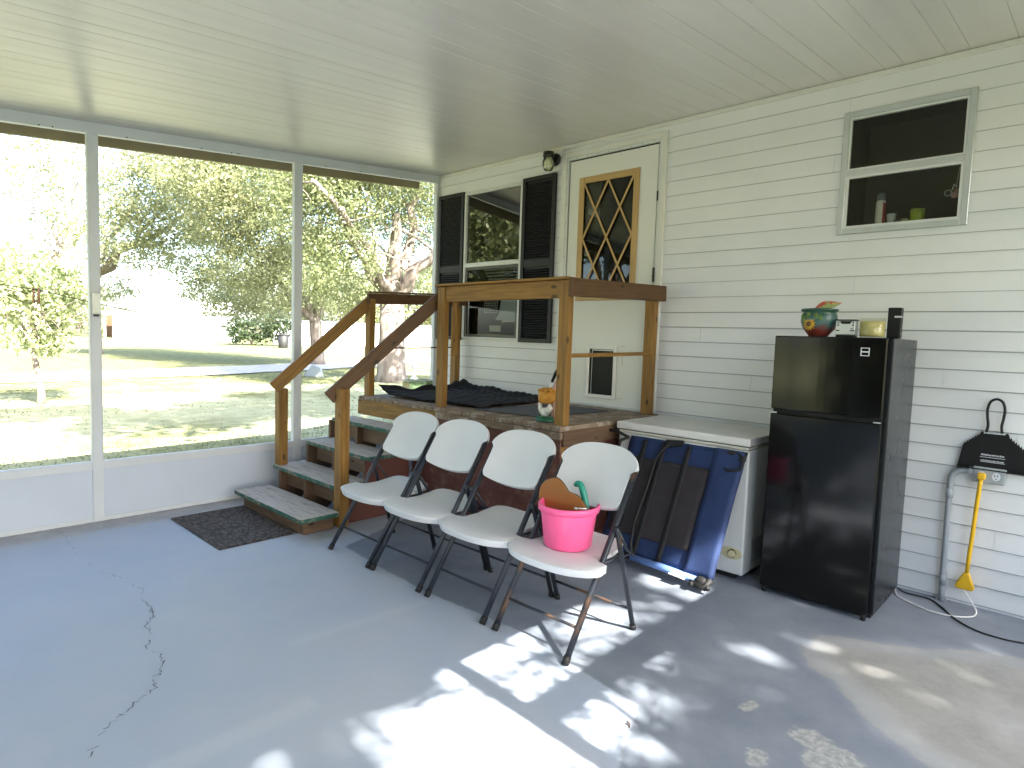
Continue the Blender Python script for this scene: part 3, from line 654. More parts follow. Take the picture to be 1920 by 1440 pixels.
# ================================================================== DECK
ZD = .942
dk = thing('wooden_deck', 'raised wooden porch deck with railings in front of the house door', 'deck', (1.7, -.7, 0))
b = B(); x = .47
while x < 2.93:
    b.box(x, min(x+.086, 2.955), -1.345, -.034, ZD-.034, ZD+random.uniform(-.001, .001)); x += .0925
obj('decking', b, 'deck_wood', dk, bevel=.003)
b = B(); b.board((.46, -1.325, ZD-.105), (1.62, -1.325, ZD-.105), .038, .138); obj('rim_board', b, 'stained_wood', dk, bevel=.003)
b = B(); b.board((1.62, -1.33, ZD-.062), (2.958, -1.33, ZD-.064), .03, .052); obj('rim_board', b, 'deck_wood', dk, bevel=.003)
b = B(); b.board((2.94, -1.30, ZD-.09), (2.94, -.04, ZD-.09), .03, .11); obj('rim_board', b, 'old_wood', dk, bevel=.003)
for i, (xa, xb_) in enumerate(((1.30, 1.87), (1.874, 2.42), (2.424, 2.95))):
    b = B(); b.board((xa, -1.322, .43), (xb_, -1.322, .43), .014, .84); obj('skirt_panel', b, 'red_plywood', dk, bevel=.002)
b = B(); b.board((1.43, -1.333, .05), (2.945, -1.333, .05), .008, .09); b.board((2.935, -1.338, .44), (2.935, -1.338, .44+.001), .01, .01); obj('skirt_batten', b, 'red_plywood', dk)
b = B(); b.board((2.925, -1.30, .40), (2.925, -.05, .40), .014, .78); obj('skirt_panel', b, 'red_plywood', dk)
def post(x0, x1, y0, y1, z0, z1, par, m='stained_wood'):
    b = B(); b.box(x0, x1, y0, y1, z0, z1); return obj('post', b, m, par, bevel=.004)
post(2.853, 2.937, -1.285, -1.222, .78, 1.955, dk); post(1.545, 1.63, -1.285, -1.225, .80, 1.945, dk); post(.472, .556, -1.285, -1.222, .80, 1.87, dk)
post(2.85, 2.937, -.155, -.09, ZD, 1.93, dk); post(.44, .525, -.17, -.10, ZD, 1.86, dk)
post(1.66, 1.70, -1.222, -1.185, 1.38, 1.86, dk)
b = B(); b.board((2.925, -1.29, .39), (2.925, -1.335, .39), .01, .01); post(2.885, 2.945, -1.312, -1.275, 0, .80, dk)
b = B(); b.board((1.63, -1.253, 1.885), (2.853, -1.253, 1.893), .038, .125); tr = obj('top_rail', b, 'stained_wood', dk, bevel=.004)
b = B(); b.board((1.53, -1.262, 1.958), (2.94, -1.262, 1.967), .09, .018); obj('rail_cap', b, 'stained_wood', dk, bevel=.003)
b = B(); b.board((2.958, -1.295, 1.903), (2.958, -.036, 1.947), .038, .126); obj('top_rail', b, 'dark_stained_wood', dk, bevel=.004)
b = B(); b.board((.535, -1.30, 1.868), (.535, -.036, 1.925), .038, .10); obj('top_rail', b, 'dark_stained_wood', dk, bevel=.004)
b = B(); b.board((.53, -1.30, 1.930), (.53, -.036, 1.985), .09, .014); obj('rail_cap', b, 'dark_stained_wood', dk, bevel=.003)
b = B(); b.board((2.90, -1.222, 1.432), (2.90, -.155, 1.45), .06, .026); obj('mid_rail', b, 'stained_wood', dk, bevel=.003)
b = B(); b.board((.52, -1.222, 1.398), (.52, -.17, 1.418), .03, .014); obj('mid_rail', b, 'dark_stained_wood', dk, bevel=.003)

# ================================================================== STEPS
st = thing('wooden_steps', 'four wooden steps with worn green painted treads and sloping handrails up to the deck', 'steps', (.95, -1.9, 0))
TR = [(.23, 1.40, -2.425, -2.10, .145), (.22, 1.262, -2.075, -1.76, .325), (.33, 1.34, -1.815, -1.51, .535), (.39, 1.36, -1.58, -1.346, .738)]
for i, (xa, xb_, ya_, yb_, z) in enumerate(TR):
    b = B(); b.box(xa, xb_, ya_, yb_, z-.036, z); o = obj('tread', b, 'worn_green_paint', st, bevel=.006, seg=2)
    if i: b = B(); b.board((xa+.05, ya_+.10, z-.11), (xb_-.06, ya_+.10, z-.11), .02, .14); obj('riser', b, 'old_wood', st)
b = B(); b.box(.30, 1.26, -2.37, -2.335, .0, .108); obj('riser', b, 'old_wood', st)
for xx in (.28, .74, 1.225):
    b = B(); prof = [(-2.34, 0), (-2.38, .108), (-2.05, .108), (-2.05, .288), (-1.78, .288), (-1.78, .498), (-1.55, .498), (-1.55, .70), (-1.346, .70), (-1.346, .40), (-1.85, 0)]
    b.prism([(xx, y, z) for y, z in prof], (.036, 0, 0)); obj('stringer', b, 'old_wood', st)
b = B(); b.prism([(1.275, -1.97, 0), (1.275, -1.97, .285), (1.275, -1.80, .285), (1.275, -1.80, .497), (1.275, -1.56, .497), (1.275, -1.56, .70), (1.275, -1.35, .70), (1.275, -1.35, 0)], (.012, 0, 0)); obj('side_panel', b, 'red_plywood', st)
b = B(); b.box(1.20, 1.33, -2.365, -2.11, 0, .108); obj('step_block', b, 'old_wood', st, bevel=.004)
b = B(); b.box(1.27, 1.357, -2.075, -1.99, 0, 1.105); obj('newel_post', b, 'stained_wood', st, bevel=.005)
b = B(); b.box(.225, .312, -2.06, -1.975, .326, 1.02); obj('newel_post', b, 'stained_wood', st, bevel=.005)
def proj_x(px, py, X):
    v = ray(px, py); t = (X-CAM.x)/v.x; return CAM+v*t
for X, q0, X2, q1 in ((1.235, (608, 737), 1.50, (826, 543)), (.34, (505, 719), .50, (696, 549))):
    a = proj_x(*q0, X); c = proj_x(*q1, X2); d = (c-a).normalized(); w = .108; sdv = d.cross(Vector((0, 0, 1))).normalized(); u = sdv.cross(d)
    b = B(); b.board(a-u*(w/2), c-u*(w/2), .038, w); obj('handrail', b, 'dark_stained_wood' if X > 1 else 'stained_wood', st, bevel=.005)

# doormat
b = B(); b.box(.285, 1.255, -2.955, -2.30, .0005, .011); tag(obj('doormat', b, 'doormat_rubber', bevel=.004), 'dark brown rubber doormat with pebble pattern at the foot of the steps', 'doormat')

# ================================================================== THINGS ON THE DECK
# crumpled black rug
def sheet(name, outline_uv, nu, nv, fn, m, label, cat):
    vs = []; 
    for i in range(nu+1):
        for j in range(nv+1): vs.append(fn(i/nu, j/nv))
    k = nv+1; b = B(); b._new(vs, [(i*k+j, (i+1)*k+j, (i+1)*k+j+1, i*k+j+1) for i in range(nu) for j in range(nv)])
    for f in b.bm.faces: f.smooth = True
    o = obj(name, b, m); s_ = o.modifiers.new('solid', 'SOLIDIFY'); s_.thickness = .01; s_.offset = 1; return tag(o, label, cat)
def rugf(u, v):
    x = .60+1.35*u-.12*v*u; y = -1.21+1.13*v+.10*u*(1-v); h = .004+.012*(1+math.sin(u*17+v*5)*math.sin(v*13-u*4))
    h += .06*math.exp(-((u-.0)/.05)**2)*(0.5+.5*math.sin(v*9)**2)+.06*math.exp(-((v-1)/.10)**2)*(1-u*.9)+.05*math.exp(-((v-.0)/.1)**2)*math.exp(-(u/.1)**2)
    h += .012*math.sin(v*60)*math.exp(-((v-1)/.3)**2)+.004*math.sin(u*90)
    return (x, y, ZD+.004+max(0, h))
sheet('rug', None, 80, 60, rugf, 'rug_black', 'shaggy crumpled black rug lying on the deck', 'rug')
b = B(); b.prism([(1.90, -1.17, ZD+.002), (2.53, -1.09, ZD+.002), (2.62, -.26, ZD+.002), (2.02, -.26, ZD+.002)], (0, 0, .009)); tag(obj('deck_mat', b, 'mat_grey', bevel=.003), 'flat grey mat lying on the deck in front of the house door', 'mat')
t = thing('plastic_tank', 'clear empty plastic tank on the far edge of the deck beside the black rug', 'tank', (.50, -.68, ZD))
b = B(); bx0, bx1, by0, by1, bz0, bz1 = .475, .60, -.84, -.54, ZD+.015, ZD+.135
for q in ((bx0, bx0+.003, by0, by1), (bx1-.003, bx1, by0, by1), (bx0+.003, bx1-.003, by0, by0+.003), (bx0+.003, bx1-.003, by1-.003, by1)): b.box(*q, bz0+.003, bz1)
b.box(bx0, bx1, by0, by1, bz0, bz0+.003); obj('walls', b, 'clear_plastic', t)
b = frame(bx0-.004, bx1+.004, 0, .0, .006, 0, .0); b = B()
for q in ((bx0-.004, bx0, by0-.004, by1+.004), (bx1, bx1+.004, by0-.004, by1+.004), (bx0, bx1, by0-.004, by0), (bx0, bx1, by1, by1+.004)): b.box(*q, bz1-.008, bz1+.003)
obj('rim', b, 'frame_white', t)
b = B(); b.box(bx0-.01, bx1+.01, by0-.01, by1+.01, ZD+.002, bz0); obj('base', b, 'black_plastic', t)

# rooster planter
def plane_y_(px, py, y):
    v = ray(px, py); return CAM+v*((y-CAM.y)/v.y)
px_, py_ = 2.685, -1.19
def PS(b, k=.80):
    o_ = Vector((px_, py_, ZD+.001)); bmesh.ops.transform(b.bm, matrix=Matrix.Translation(o_) @ Matrix.Diagonal((k, k, k, 1)) @ Matrix.Translation(-o_), verts=b.bm.verts)
t = thing('rooster_planter', 'ceramic planter of a white hen on green grass carrying a yellow basket', 'planter', (px_, py_, ZD))
b = B(); b.lathe((px_, py_, ZD+.001), [(.095, 0), (.10, .012), (.075, .035), (.03, .045)], sc=(1, .8))
for k in range(14):
    a = k*.45; b.tube([(px_+.085*math.cos(a), py_+.068*math.sin(a), ZD+.01), (px_+.075*math.cos(a), py_+.06*math.sin(a), ZD+.045+.015*math.sin(k*3))], [.012, .002], 6)
PS(b); obj('grass_base', b, 'green_glaze', t)
b = B(); b.ball((px_+.005, py_-.01, ZD+.085), .048, (1.05, .8, .85), 3); b.tube([(px_-.03, py_-.01, ZD+.09), (px_-.05, py_-.01, ZD+.12), (px_-.052, py_-.01, ZD+.145)], [.03, .022, .018], 10); b.ball((px_-.054, py_-.01, ZD+.15), .02)
b.tube([(px_+.03, py_-.01, ZD+.09), (px_+.065, py_-.01, ZD+.13), (px_+.055, py_-.01, ZD+.165)], [.035, .028, .006], 10); PS(b); obj('hen_body', b, 'white_glaze', t)
b = B(); b.ball((px_-.058, py_-.01, ZD+.172), .013, (1.2, .5, 1)); b.ball((px_-.07, py_-.01, ZD+.166), .009, (1, .5, 1)); b.ball((px_-.072, py_-.014, ZD+.128), .009, (1, .5, 1.3)); PS(b); obj('comb', b, 'red_glaze', t)
b = B(); b.tube([(px_-.072, py_-.01, ZD+.150), (px_-.088, py_-.01, ZD+.146)], [.006, .001], 6); PS(b); obj('beak', b, 'sun_yellow', t)
b = B(); b.lathe((px_+.0, py_+.02, ZD+.165), [(.06, 0), (.078, .02), (.082, .06), (.078, .11), (.07, .112), (.066, .05), (.05, .02)], 24)
for k in range(12):
    a = k*.5236; b.ball((px_+.074*math.cos(a), py_+.02+.074*math.sin(a), ZD+.28), .016, sub=1)
    b.ball((px_+.04*math.cos(a+.3), py_+.02+.04*math.sin(a+.3), ZD+.292), .018, sub=1)
PS(b); obj('basket', b, 'basket_yellow', t)
q0, q1, q2, q3 = [plane_y_(*q, -1.10) for q in ((1026, 740), (1035, 716), (1042, 700), (1046, 692))]
t = thing('hand_brush', 'white handled brush with black grip leaning behind the hen planter', 'brush', (q0.x, q0.y, ZD))
b = B(); b.tube([q0, q1], .008, 8); obj('handle', b, 'white_glaze', t)
b = B(); b.tube([q1, q2, q3], [.010, .014, .009], 8); obj('grip', b, 'black_plastic', t)
b = B(); b.tube([(q0.x+.06, -1.07, ZD), (q0.x+.055, -1.07, ZD+.10), (q0.x+.05, -1.07, ZD+.20), (q0.x+.06, -1.07, ZD+.29)], [.03, .035, .03, .012], 10); obj('bristle_head', b, 'pinkish', t)

# ================================================================== CHAIRS
def make_chair(cx, label, metal):
    ch = thing('folding_chair', label, 'chair', (cx, -2.1, 0), 'white folding chairs in a row along the deck')
    ry = lambda z: -2.375+.634*z; by = lambda z: -1.815-.34*z
    for s_ in (-1, 1):
        x = cx+s_*.237
        b = B(); b.tube([(x, ry(.012), .012), (x, ry(.4), .4), (x, ry(.865), .865)], .0158, 12); lg = obj('front_leg', b, metal, ch)
        b = B(); b.tube([(x, ry(0), 0.0), (x, ry(.035), .035)], .0185, 10); obj('foot_cap', b, 'rubber_black', lg)
        x = cx+s_*.262
        b = B(); b.tube([(x, by(.012), .012), (x, by(.58), .58), (x-s_*.006, by(.60), .60)], .0135, 10); lg = obj('rear_leg', b, metal, ch)
        b = B(); b.tube([(x, by(0), 0.0), (x, by(.03), .03)], .0165, 10); obj('foot_cap', b, 'rubber_black', lg)
        b = B(); b.tube([(cx+s_*.250, ry(.60)+.01, .575), (cx+s_*.250, -1.90, .46), (cx+s_*.250, -1.82, .405)], .008, 8); b.ball((cx+s_*.25, ry(.575), .575), .014, sub=1); obj('side_link', b, metal, ch)
    b = B(); b.tube([(cx-.237, ry(.15), .15), (cx+.237, ry(.15), .15)], .008, 8); obj('front_crossbar', b, metal, ch)
    b = B(); b.tube([(cx-.262, by(.125), .125), (cx+.262, by(.125), .125)], .008, 8); obj('rear_crossbar', b, metal, ch)
    b = B(); b.tube([(cx-.225, -2.12, .418), (cx-.225, -1.82, .415)], .011, 8); b.tube([(cx+.225, -2.12, .418), (cx+.225, -1.82, .415)], .011, 8); b.tube([(cx-.237, ry(.425), .418), (cx+.237, ry(.425), .418)], .011, 8); obj('seat_frame', b, metal, ch)
    # seat: moulded shell with a rolled front lip
    def shell(grid, nu, nv, down, name, bev):
        b = B(); k = nv+1; V = [b.bm.verts.new(v) for v in grid]
        D = [b.bm.verts.new(Vector(v)+Vector(d)) for v, d in zip(grid, down)]
        for i in range(nu):
            for j in range(nv):
                f = b.bm.faces.new((V[i*k+j], V[(i+1)*k+j], V[(i+1)*k+j+1], V[i*k+j+1])); f.smooth = True
                f = b.bm.faces.new((D[i*k+j+1], D[(i+1)*k+j+1], D[(i+1)*k+j], D[i*k+j])); f.smooth = True
        loop = [(i, 0) for i in range(nu)]+[(nu, j) for j in range(nv)]+[(i, nv) for i in range(nu, 0, -1)]+[(0, j) for j in range(nv, 0, -1)]
        for a, c in zip(loop, loop[1:]+loop[:1]):
            p, q = a[0]*k+a[1], c[0]*k+c[1]; f = b.bm.faces.new((V[q], V[p], D[p], D[q])); f.smooth = True
        o = obj(name, b, 'chair_plastic', ch)
        bv = o.modifiers.new('bevel', 'BEVEL'); bv.width = bev; bv.segments = 3; bv.limit_method = 'ANGLE'; bv.angle_limit = R(48); return o
    nu = 24; rows = [0, .1, .3, .55, .8, 1.0]; back = [-2.118, -2.06, -2.0, -1.95, -1.9, -1.86, -1.83, -1.81]; grid = []; down = []
    for i in range(nu+1):
        u = math.sin((i/nu*2-1)*math.pi/2); au = abs(u)
        yf_ = -2.352+.165*(1-max(0, 1-au**2.6)**(1/2.2))
        col = [(u*.290, yf_+(-2.136-yf_)*t_) for t_ in rows]
        for y in back:
            h = .222-.02*max(0, (y+2.1)/.3); yy2 = y
            if y > -1.87: yy2 = y-.05*au**4*(y+1.87)/.06
            col.append((u*h, yy2))
        for (x_, y_) in col:
            d = y_-yf_; front = max(0, 1-d/.075)
            z = .452-.013*math.exp(-((y_+2.07)/.13)**2)*(1-.5*au*au)+.024*max(0, (y_+2.0)/.19)*(.65+.35*au*au)-.010*front**2-.006*au**8
            grid.append((cx+x_, y_, z)); lip = .040 if y_ < -2.13 else .026
            down.append((-.004*u, .010*front+(.004 if d < .01 else 0), -lip))
    shell(grid, nu, len(rows)+len(back)-1, down, 'seat', .010)
    # backrest in the plane of the front legs, arched top
    nv = 22; dr = Vector((0, .634, 1)).normalized(); nr = Vector((0, -1, .634)).normalized(); nu = 28
    base = Vector((cx, ry(.665), .665)); Lh = (.972-.665)/dr.z; grid = []; down = []
    for i in range(nu+1):
        u = math.sin((i/nu*2-1)*math.pi/2); au = abs(u)
        top = Lh*(.58+.42*math.sqrt(max(0, 1-au**2.5))); bot = -.010+.020*au**2+.03*max(0, (au-.9)/.1)**2
        for j in range(nv+1):
            hgt = bot+(top-bot)*j/nv; t_ = min(1, max(0, (hgt-.205)/.03)); wx = .226+.032*t_*t_*(3-2*t_)
            p = base+dr*hgt+nr*(.020-.028*(1-u*u)); grid.append((p.x+u*wx, p.y, p.z)); down.append(tuple(-nr*.034+Vector((-.006*u, 0, 0))))
    shell(grid, nu, nv, down, 'backrest', .011)
    return ch
c4 = make_chair(3.625, 'white folding chair with rusty worn legs, the one holding the pink bucket', 'chair_metal_worn')
c3 = make_chair(3.055, 'white folding chair with dark legs directly beside the chair with the pink bucket', 'chair_metal')
for x, lb in ((2.49, 'white folding chair, second from the wooden steps'), (1.97, 'white folding chair nearest the wooden steps and doormat, farthest from the bucket')):
    c = copy_tree(c3); c.location = (x, -2.1, 0); c['label'] = lb; c.rotation_euler.z = .012 if x > 2.2 else -.010

# bucket and its contents
bc = Vector((3.60, -2.05, .445))
t = thing('bucket', 'bright pink plastic bucket standing on the seat of the front folding chair', 'bucket', bc)
b = B(); b.lathe(bc, [(.02, .0), (.118, .0), (.128, .012), (.150, .19), (.150, .195), (.164, .196), (.166, .225), (.160, .232), (.152, .228), (.146, .19), (.122, .02), (.02, .012)], 40); obj('body', b, 'pink_plastic', t)
def plane_y(px, py, y):
    v = ray(px, py); return CAM+v*((y-CAM.y)/v.y)
ol = [(1009, 928), (1012, 912), (1020, 902), (1032, 896), (1042, 895), (1050, 900), (1058, 910), (1066, 922), (1080, 928), (1090, 938), (1098, 950), (1104, 965), (1085, 975), (1040, 968), (1014, 950)]
t = thing('paddle', 'orange brown paddle shaped toy sticking out of the pink bucket', 'paddle', plane_y(1050, 950, -2.07))
b = B(); pts = [plane_y(*q, -2.08) for q in ol]
sm = []
for i in range(len(pts)):
    p0_, p1_, p2_, p3_ = pts[i-1], pts[i], pts[(i+1) % len(pts)], pts[(i+2) % len(pts)]
    for k in range(4):
        q = k/4; sm.append(.5*((2*p1_)+(-p0_+p2_)*q+(2*p0_-5*p1_+4*p2_-p3_)*q*q+(-p0_+3*p1_-3*p2_+p3_)*q**3))
b.prism([p+Vector((0, .004, 0)) for p in sm], (.0, .010, 0)); obj('edge_band', b, 'brown_edge', t, bevel=.003)
b = B(); ctr_ = sum(sm, Vector())/len(sm); b.prism([ctr_+(p-ctr_)*.965 for p in sm], (0, .0045, 0)); obj('face', b, 'orange_brown', t, bevel=.002)
def smooth_pts(P_, n_=5):
    out = []
    for i in range(len(P_)-1):
        a, b_, c, d = P_[max(i-1, 0)], P_[i], P_[i+1], P_[min(i+2, len(P_)-1)]
        for k in range(n_):
            q = k/n_; out.append(.5*((2*b_)+(-a+c)*q+(2*a-5*b_+4*c-d)*q*q+(-a+3*b_-3*c+d)*q**3))
    return out+[P_[-1]]
t = thing('hand_tool', 'teal curved plastic tool handle sticking up out of the pink bucket', 'hand tool', plane_y(1095, 940, -2.0))
hp = [plane_y(*q, -2.0) for q in [(1101, 985), (1099, 950), (1094, 925), (1089, 910), (1083, 906), (1079, 910)]]
b = B(); b.tube(smooth_pts(hp), [.013+.005*math.sin(math.pi*min(1, i/22)) for i in range(len(smooth_pts(hp)))], 12); obj('handle', b, 'teal_plastic', t)
b = B(); b.ball(plane_y(1080, 953, -2.15), .008, (1.3, 1, .8)); b.tube([plane_y(1082, 953, -2.15), plane_y(1100, 954, -2.13)], .004, 6); tag(obj('clip', b, 'silver'), 'small silver clip lying at the rim inside the pink bucket', 'clip')

# ================================================================== CHEST FREEZER + COT
t = thing('chest_freezer', 'white chest freezer with closed lid standing between deck and black fridge', 'freezer', (3.51, -.4, 0))
b = B(); b.box(3.02, 4.015, -.715, -.08, .035, .865); obj('body', b, 'freezer_white', t, bevel=.012, seg=3)
b = B(); b.box(3.025, 4.01, -.718, -.085, .868, .886); obj('gasket', b, 'gasket_pale', t, bevel=.004)
b = B(); b.box(3.03, 4.005, -.712, -.09, .886, .892); obj('lid_gap', b, 'dark_gap', t)
b = B(); b.box(3.003, 4.022, -.728, -.075, .892, .946); obj('lid', b, 'freezer_lid', t, bevel=.010, seg=3)
b = B(); b.box(3.06, 3.96, -.69, -.1, .0, .035); obj('base', b, 'rubber_black', t)
b = B(); c_ = (3.935, -.716, .175); b.prism([(c_[0]+.075*math.cos(a)*(1 if abs(math.cos(a)) < .8 else 1), c_[1], c_[2]+.04*math.sin(a)) for a in np.linspace(0, 2*math.pi, 28, endpoint=False)], (0, -.006, 0)); pl = obj('dial_plate', b, 'cream_plastic', t, bevel=.002)
b = B(); b.lathe((0, 0, 0), [(.024, 0), (.024, .012), (.02, .015)], 24); bmesh.ops.transform(b.bm, matrix=Matrix.Translation((3.945, -.722, .175)) @ Matrix.Rotation(R(90), 4, 'X'), verts=b.bm.verts); obj('dial', b, 'cream_plastic', pl)
b = B(); b.tube([(3.945+.027*math.cos(a), -.7235, .175+.027*math.sin(a)) for a in np.linspace(0, 5.4, 20)], .0022, 5); obj('dial_ring', b, 'black_plastic', pl)
b = B(); b.box(4.016, 4.020, -.60, -.40, .10, .26); obj('vent', b, 'alu', t)

# folded camp cot leaning on the freezer: local frame (u along x, v up the slope)
O_ = Vector((3.10, -1.035, .05)); VU = Vector((1, 0, 0)); VV = Vector((.02, .30, .80)); vl = VV.length; VVn = VV.normalized(); NN = VU.cross(VVn).normalized()
def cp_(u, v, n=0): return O_+VU*(u+.03*v)+VVn*v+NN*n
t = thing('camp_cot', 'folded blue camp cot with black straps leaning against the chest freezer', 'cot', (3.5, -.95, 0))
def panel(u0, u1, v0, v1, n0, th, name, m, par, wob=0.0, nu=14, nv=20, tp=0.0):
    vs = []
    for i in range(nu+1):
        for j in range(nv+1):
            u = u0+(u1-u0)*i/nu; v = v0+(v1-v0)*j/nv; vs.append(cp_(u+tp*(v-v0), v, n0+wob*(math.sin(u*23+v*5)+math.sin(v*17-u*9))*.5))
    k = nv+1; b = B(); b._new(vs, [(i*k+j, (i+1)*k+j, (i+1)*k+j+1, i*k+j+1) for i in range(nu) for j in range(nv)])
    for f in b.bm.faces: f.smooth = True
    o = obj(name, b, m, par); s_ = o.modifiers.new('solid', 'SOLIDIFY'); s_.thickness = th; s_.offset = 0; return o
body = panel(0.0, .86, .03, .86, 0.0, .012, 'fabric_sheet', 'blue_fabric', t, .006)
panel(.665, .86, .02, .86, .022, .010, 'side_flap', 'blue_fabric', t, .008, 6)
panel(.03, .655, .16, .71, .014, .008, 'dark_panel', 'charcoal_fabric', t, .003)
for u in (.12, .27, .46): panel(u, u+.038, .04, .84, .024, .003, 'strap', 'black_web', t, .001, 2, 20, .0)
b = B(); b.tube([cp_(.28, .02, .02), cp_(.5, .015, .02), cp_(.80, .0, .02)], .024, 12); obj('bottom_roll', b, 'blue_tube', t)
b = B(); b.tube([cp_(.02, .03, .0), cp_(.28, .02, .02)], .02, 10); obj('bottom_bar', b, 'black_web', t)
b = B(); b.board(cp_(.60, -.005, .05), cp_(.70, -.012, .05), .008, .055, NN); obj('care_tag', b, 'tag_white', t)
b = B(); b.ball(cp_(.80, .0, .02), .045, (1.2, .8, .8)); b.tube([cp_(.74, -.02, .05), cp_(.84, -.03, .05), cp_(.86, .03, .03)], .02, 8); b.ball(cp_(.76, -.028, .07), .018); b.ball(cp_(.86, -.025, .05), .018); obj('foot', b, 'rubber_black', t)
b = B(); b.tube([cp_(.80, .85, .02), cp_(.865, .82, .02), cp_(.86, .74, .03), cp_(.78, .72, .03), cp_(.755, .735, .03)], .009, 8); b.ball(cp_(.77, .84, .02), .025, (1.6, .7, .8)); b.ball(cp_(.85, .81, .02), .022, (1.2, .8, 1)); b.prism([cp_(.75, .83, .0), cp_(.78, .76, .0), cp_(.86, .78, .0), cp_(.87, .86, .0)], NN*.02); obj('buckle', b, 'rubber_black', t)
b = B(); b.prism([cp_(.30, .86, .02), cp_(.43, .87, .02), cp_(.42, .83, .02), cp_(.32, .81, .02)], NN*.02); b.tube([cp_(.35, .84, .03), cp_(.29, .78, .04), cp_(.265, .70, .04), cp_(.26, .5, .04), cp_(.24, .25, .04), cp_(.26, .10, .04), cp_(.30, .03, .04)], .010, 8); obj('carry_strap', b, 'rubber_black', t)
b = B(); b.tube([cp_(-.01, .84, .02), cp_(-.05, .80, .05), cp_(-.04, .70, .06)], .012, 8); b.tube([cp_(-.28, .88, .0), cp_(-.12, .87, .02), cp_(-.01, .84, .02)], .012, 8); obj('leg_bar', b, 'rubber_black', t)

# ================================================================== FRIDGE
t = thing('refrigerator', 'tall black refrigerator with freezer compartment on top standing against the siding', 'refrigerator', (4.44, -.43, 0))
b = B(); b.box(4.155, 4.775, -.70, -.10, .03, 1.612); obj('body', b, 'fridge_side', t, bevel=.006, seg=2)
def curved_door(x0, x1, z0, z1, name):
    n_ = 14; prof = [(x0+(x1-x0)*i/n_, -.762-.007*math.sin(math.pi*i/n_)) for i in range(n_+1)]
    b = B(); b.prism([(x0, -.704, z0)]+[(p[0], p[1], z0) for p in prof]+[(x1, -.704, z0)], (0, 0, z1-z0)); return obj(name, b, 'fridge_gloss', t, bevel=.007, seg=2)
fd = curved_door(4.148, 4.756, 1.163, 1.612, 'freezer_door'); ld = curved_door(4.148, 4.756, .04, 1.134, 'fridge_door')
b = B(); b.box(4.16, 4.75, -.745, -.70, 1.135, 1.162); obj('door_gap', b, 'black_plastic', t)
b = B(); b.box(4.17, 4.36, -.757, -.752, 1.146, 1.158); b.box(4.55, 4.70, -.757, -.752, 1.146, 1.158); obj('handle_recess', b, 'silver', t) if False else obj('handle_recess', b, 'black_plastic', t, bevel=.003)
b = B(); b.box(4.15, 4.185, -.764, -.75, 1.137, 1.144); b.box(4.715, 4.752, -.764, -.75, 1.137, 1.143); obj('hinge', b, 'silver', t)
b = frame(4.628, 4.672, 1.508, 1.555, .004, -.7715, -.7665); lg = obj('badge', b, 'frame_white', fd)
b = B(); b.box(4.632, 4.668, -.7712, -.7668, 1.528, 1.535); obj('badge_bar', b, 'frame_white', fd)
b = B(); b.box(4.17, 4.76, -.68, -.12, 0, .03); b.tube([(4.735, -.74, 0), (4.735, -.74, .04)], .014, 8); b.tube([(4.17, -.74, 0), (4.17, -.74, .04)], .014, 8); obj('base', b, 'rubber_black', t)

# things on top of the fridge
ZF = 1.612
def on_top(px, py, y): return plane_y(px, py, y)
pc = Vector((4.345, -.60, ZF))
t = thing('flower_pot', 'teal glazed plant pot with sunflower design on top of the fridge', 'pot', pc)
b = B(); b.lathe(pc, [(.05, 0), (.052, .006), (.085, .05), (.098, .095), (.094, .135), (.086, .148), (.098, .155), (.1, .168), (.09, .17), (.08, .15), (.085, .1), (.04, .02)], 36, sc=(1.05, 1.05)); obj('body', b, 'painted_pot', t)
def on_pot(ang, z, r=.104): return Vector((pc.x+r*math.sin(ang), pc.y-r*math.cos(ang), ZF+z))
fc = on_pot(-.25, .075, .1045); b = B(); nrm = Vector((math.sin(-.25), -math.cos(-.25), .1)).normalized(); s1 = nrm.cross(Vector((0, 0, 1))).normalized(); s2 = nrm.cross(s1)
for k in range(13):
    a = k*2*math.pi/13; d = s1*math.cos(a)+s2*math.sin(a); e = nrm.cross(d); c_ = fc
    b.prism([c_+d*.012-nrm*.006, c_+d*.026+e*.007-nrm*.007, c_+d*.040-nrm*.012, c_+d*.026-e*.007-nrm*.007], nrm*.008)
obj('petals', b, 'sun_yellow', t)
b = B(); b.ball(fc, .015, (1, .6, 1)); obj('flower_centre', b, 'brown_edge', t)
b = B()
for a0, z_ in ((-.75, .12), (-.35, .128), (.1, .125), (.35, .11), (-.6, .10)):
    c_ = on_pot(a0, z_, .100); b.ball(c_, .014, (1.0, .35, 1.4), 2)
obj('painted_leaf', b, 'leaf_green', t)
t = thing('snack_packet', 'crumpled red and green packet resting in the mouth of the plant pot', 'packet', (4.36, -.58, ZF+.17))
vs = []; b = B()
tip = Vector((4.455, -.60, ZF+.205))
pl_ = [(4.31, ZF+.172), (4.335, ZF+.20), (4.355, ZF+.212), (4.39, ZF+.212), (4.46, ZF+.200), (4.42, ZF+.178), (4.38, ZF+.165)]
b.prism([(x, -.60, z) for x, z in pl_], (0, .05, .01)); mat('packet_print', (0.45, 0.06, 0.03), .35, col2=(0.35, .42, .15), vs=28, ctr=(.45, .55), bump=.6, bs=30); obj('wrapper', b, 'packet_print', t, bevel=.006)
t = thing('clock_radio', 'silver cassette radio with black buttons on top of the fridge', 'radio', (4.52, -.62, ZF))
b = B(); b.box(4.46, 4.565, -.665, -.60, ZF+.012, ZF+.098); obj('body', b, 'silver', t, bevel=.006, seg=2)
b = B(); b.box(4.457, 4.568, -.667, -.598, ZF+.0985, ZF+.104); b.box(4.465, 4.56, -.675, -.60, ZF+.001, ZF+.011); b.prism([(4.482, -.668, ZF+.094), (4.492, -.668, ZF+.078), (4.535, -.668, ZF+.078), (4.545, -.668, ZF+.094)], (0, .0025, 0))
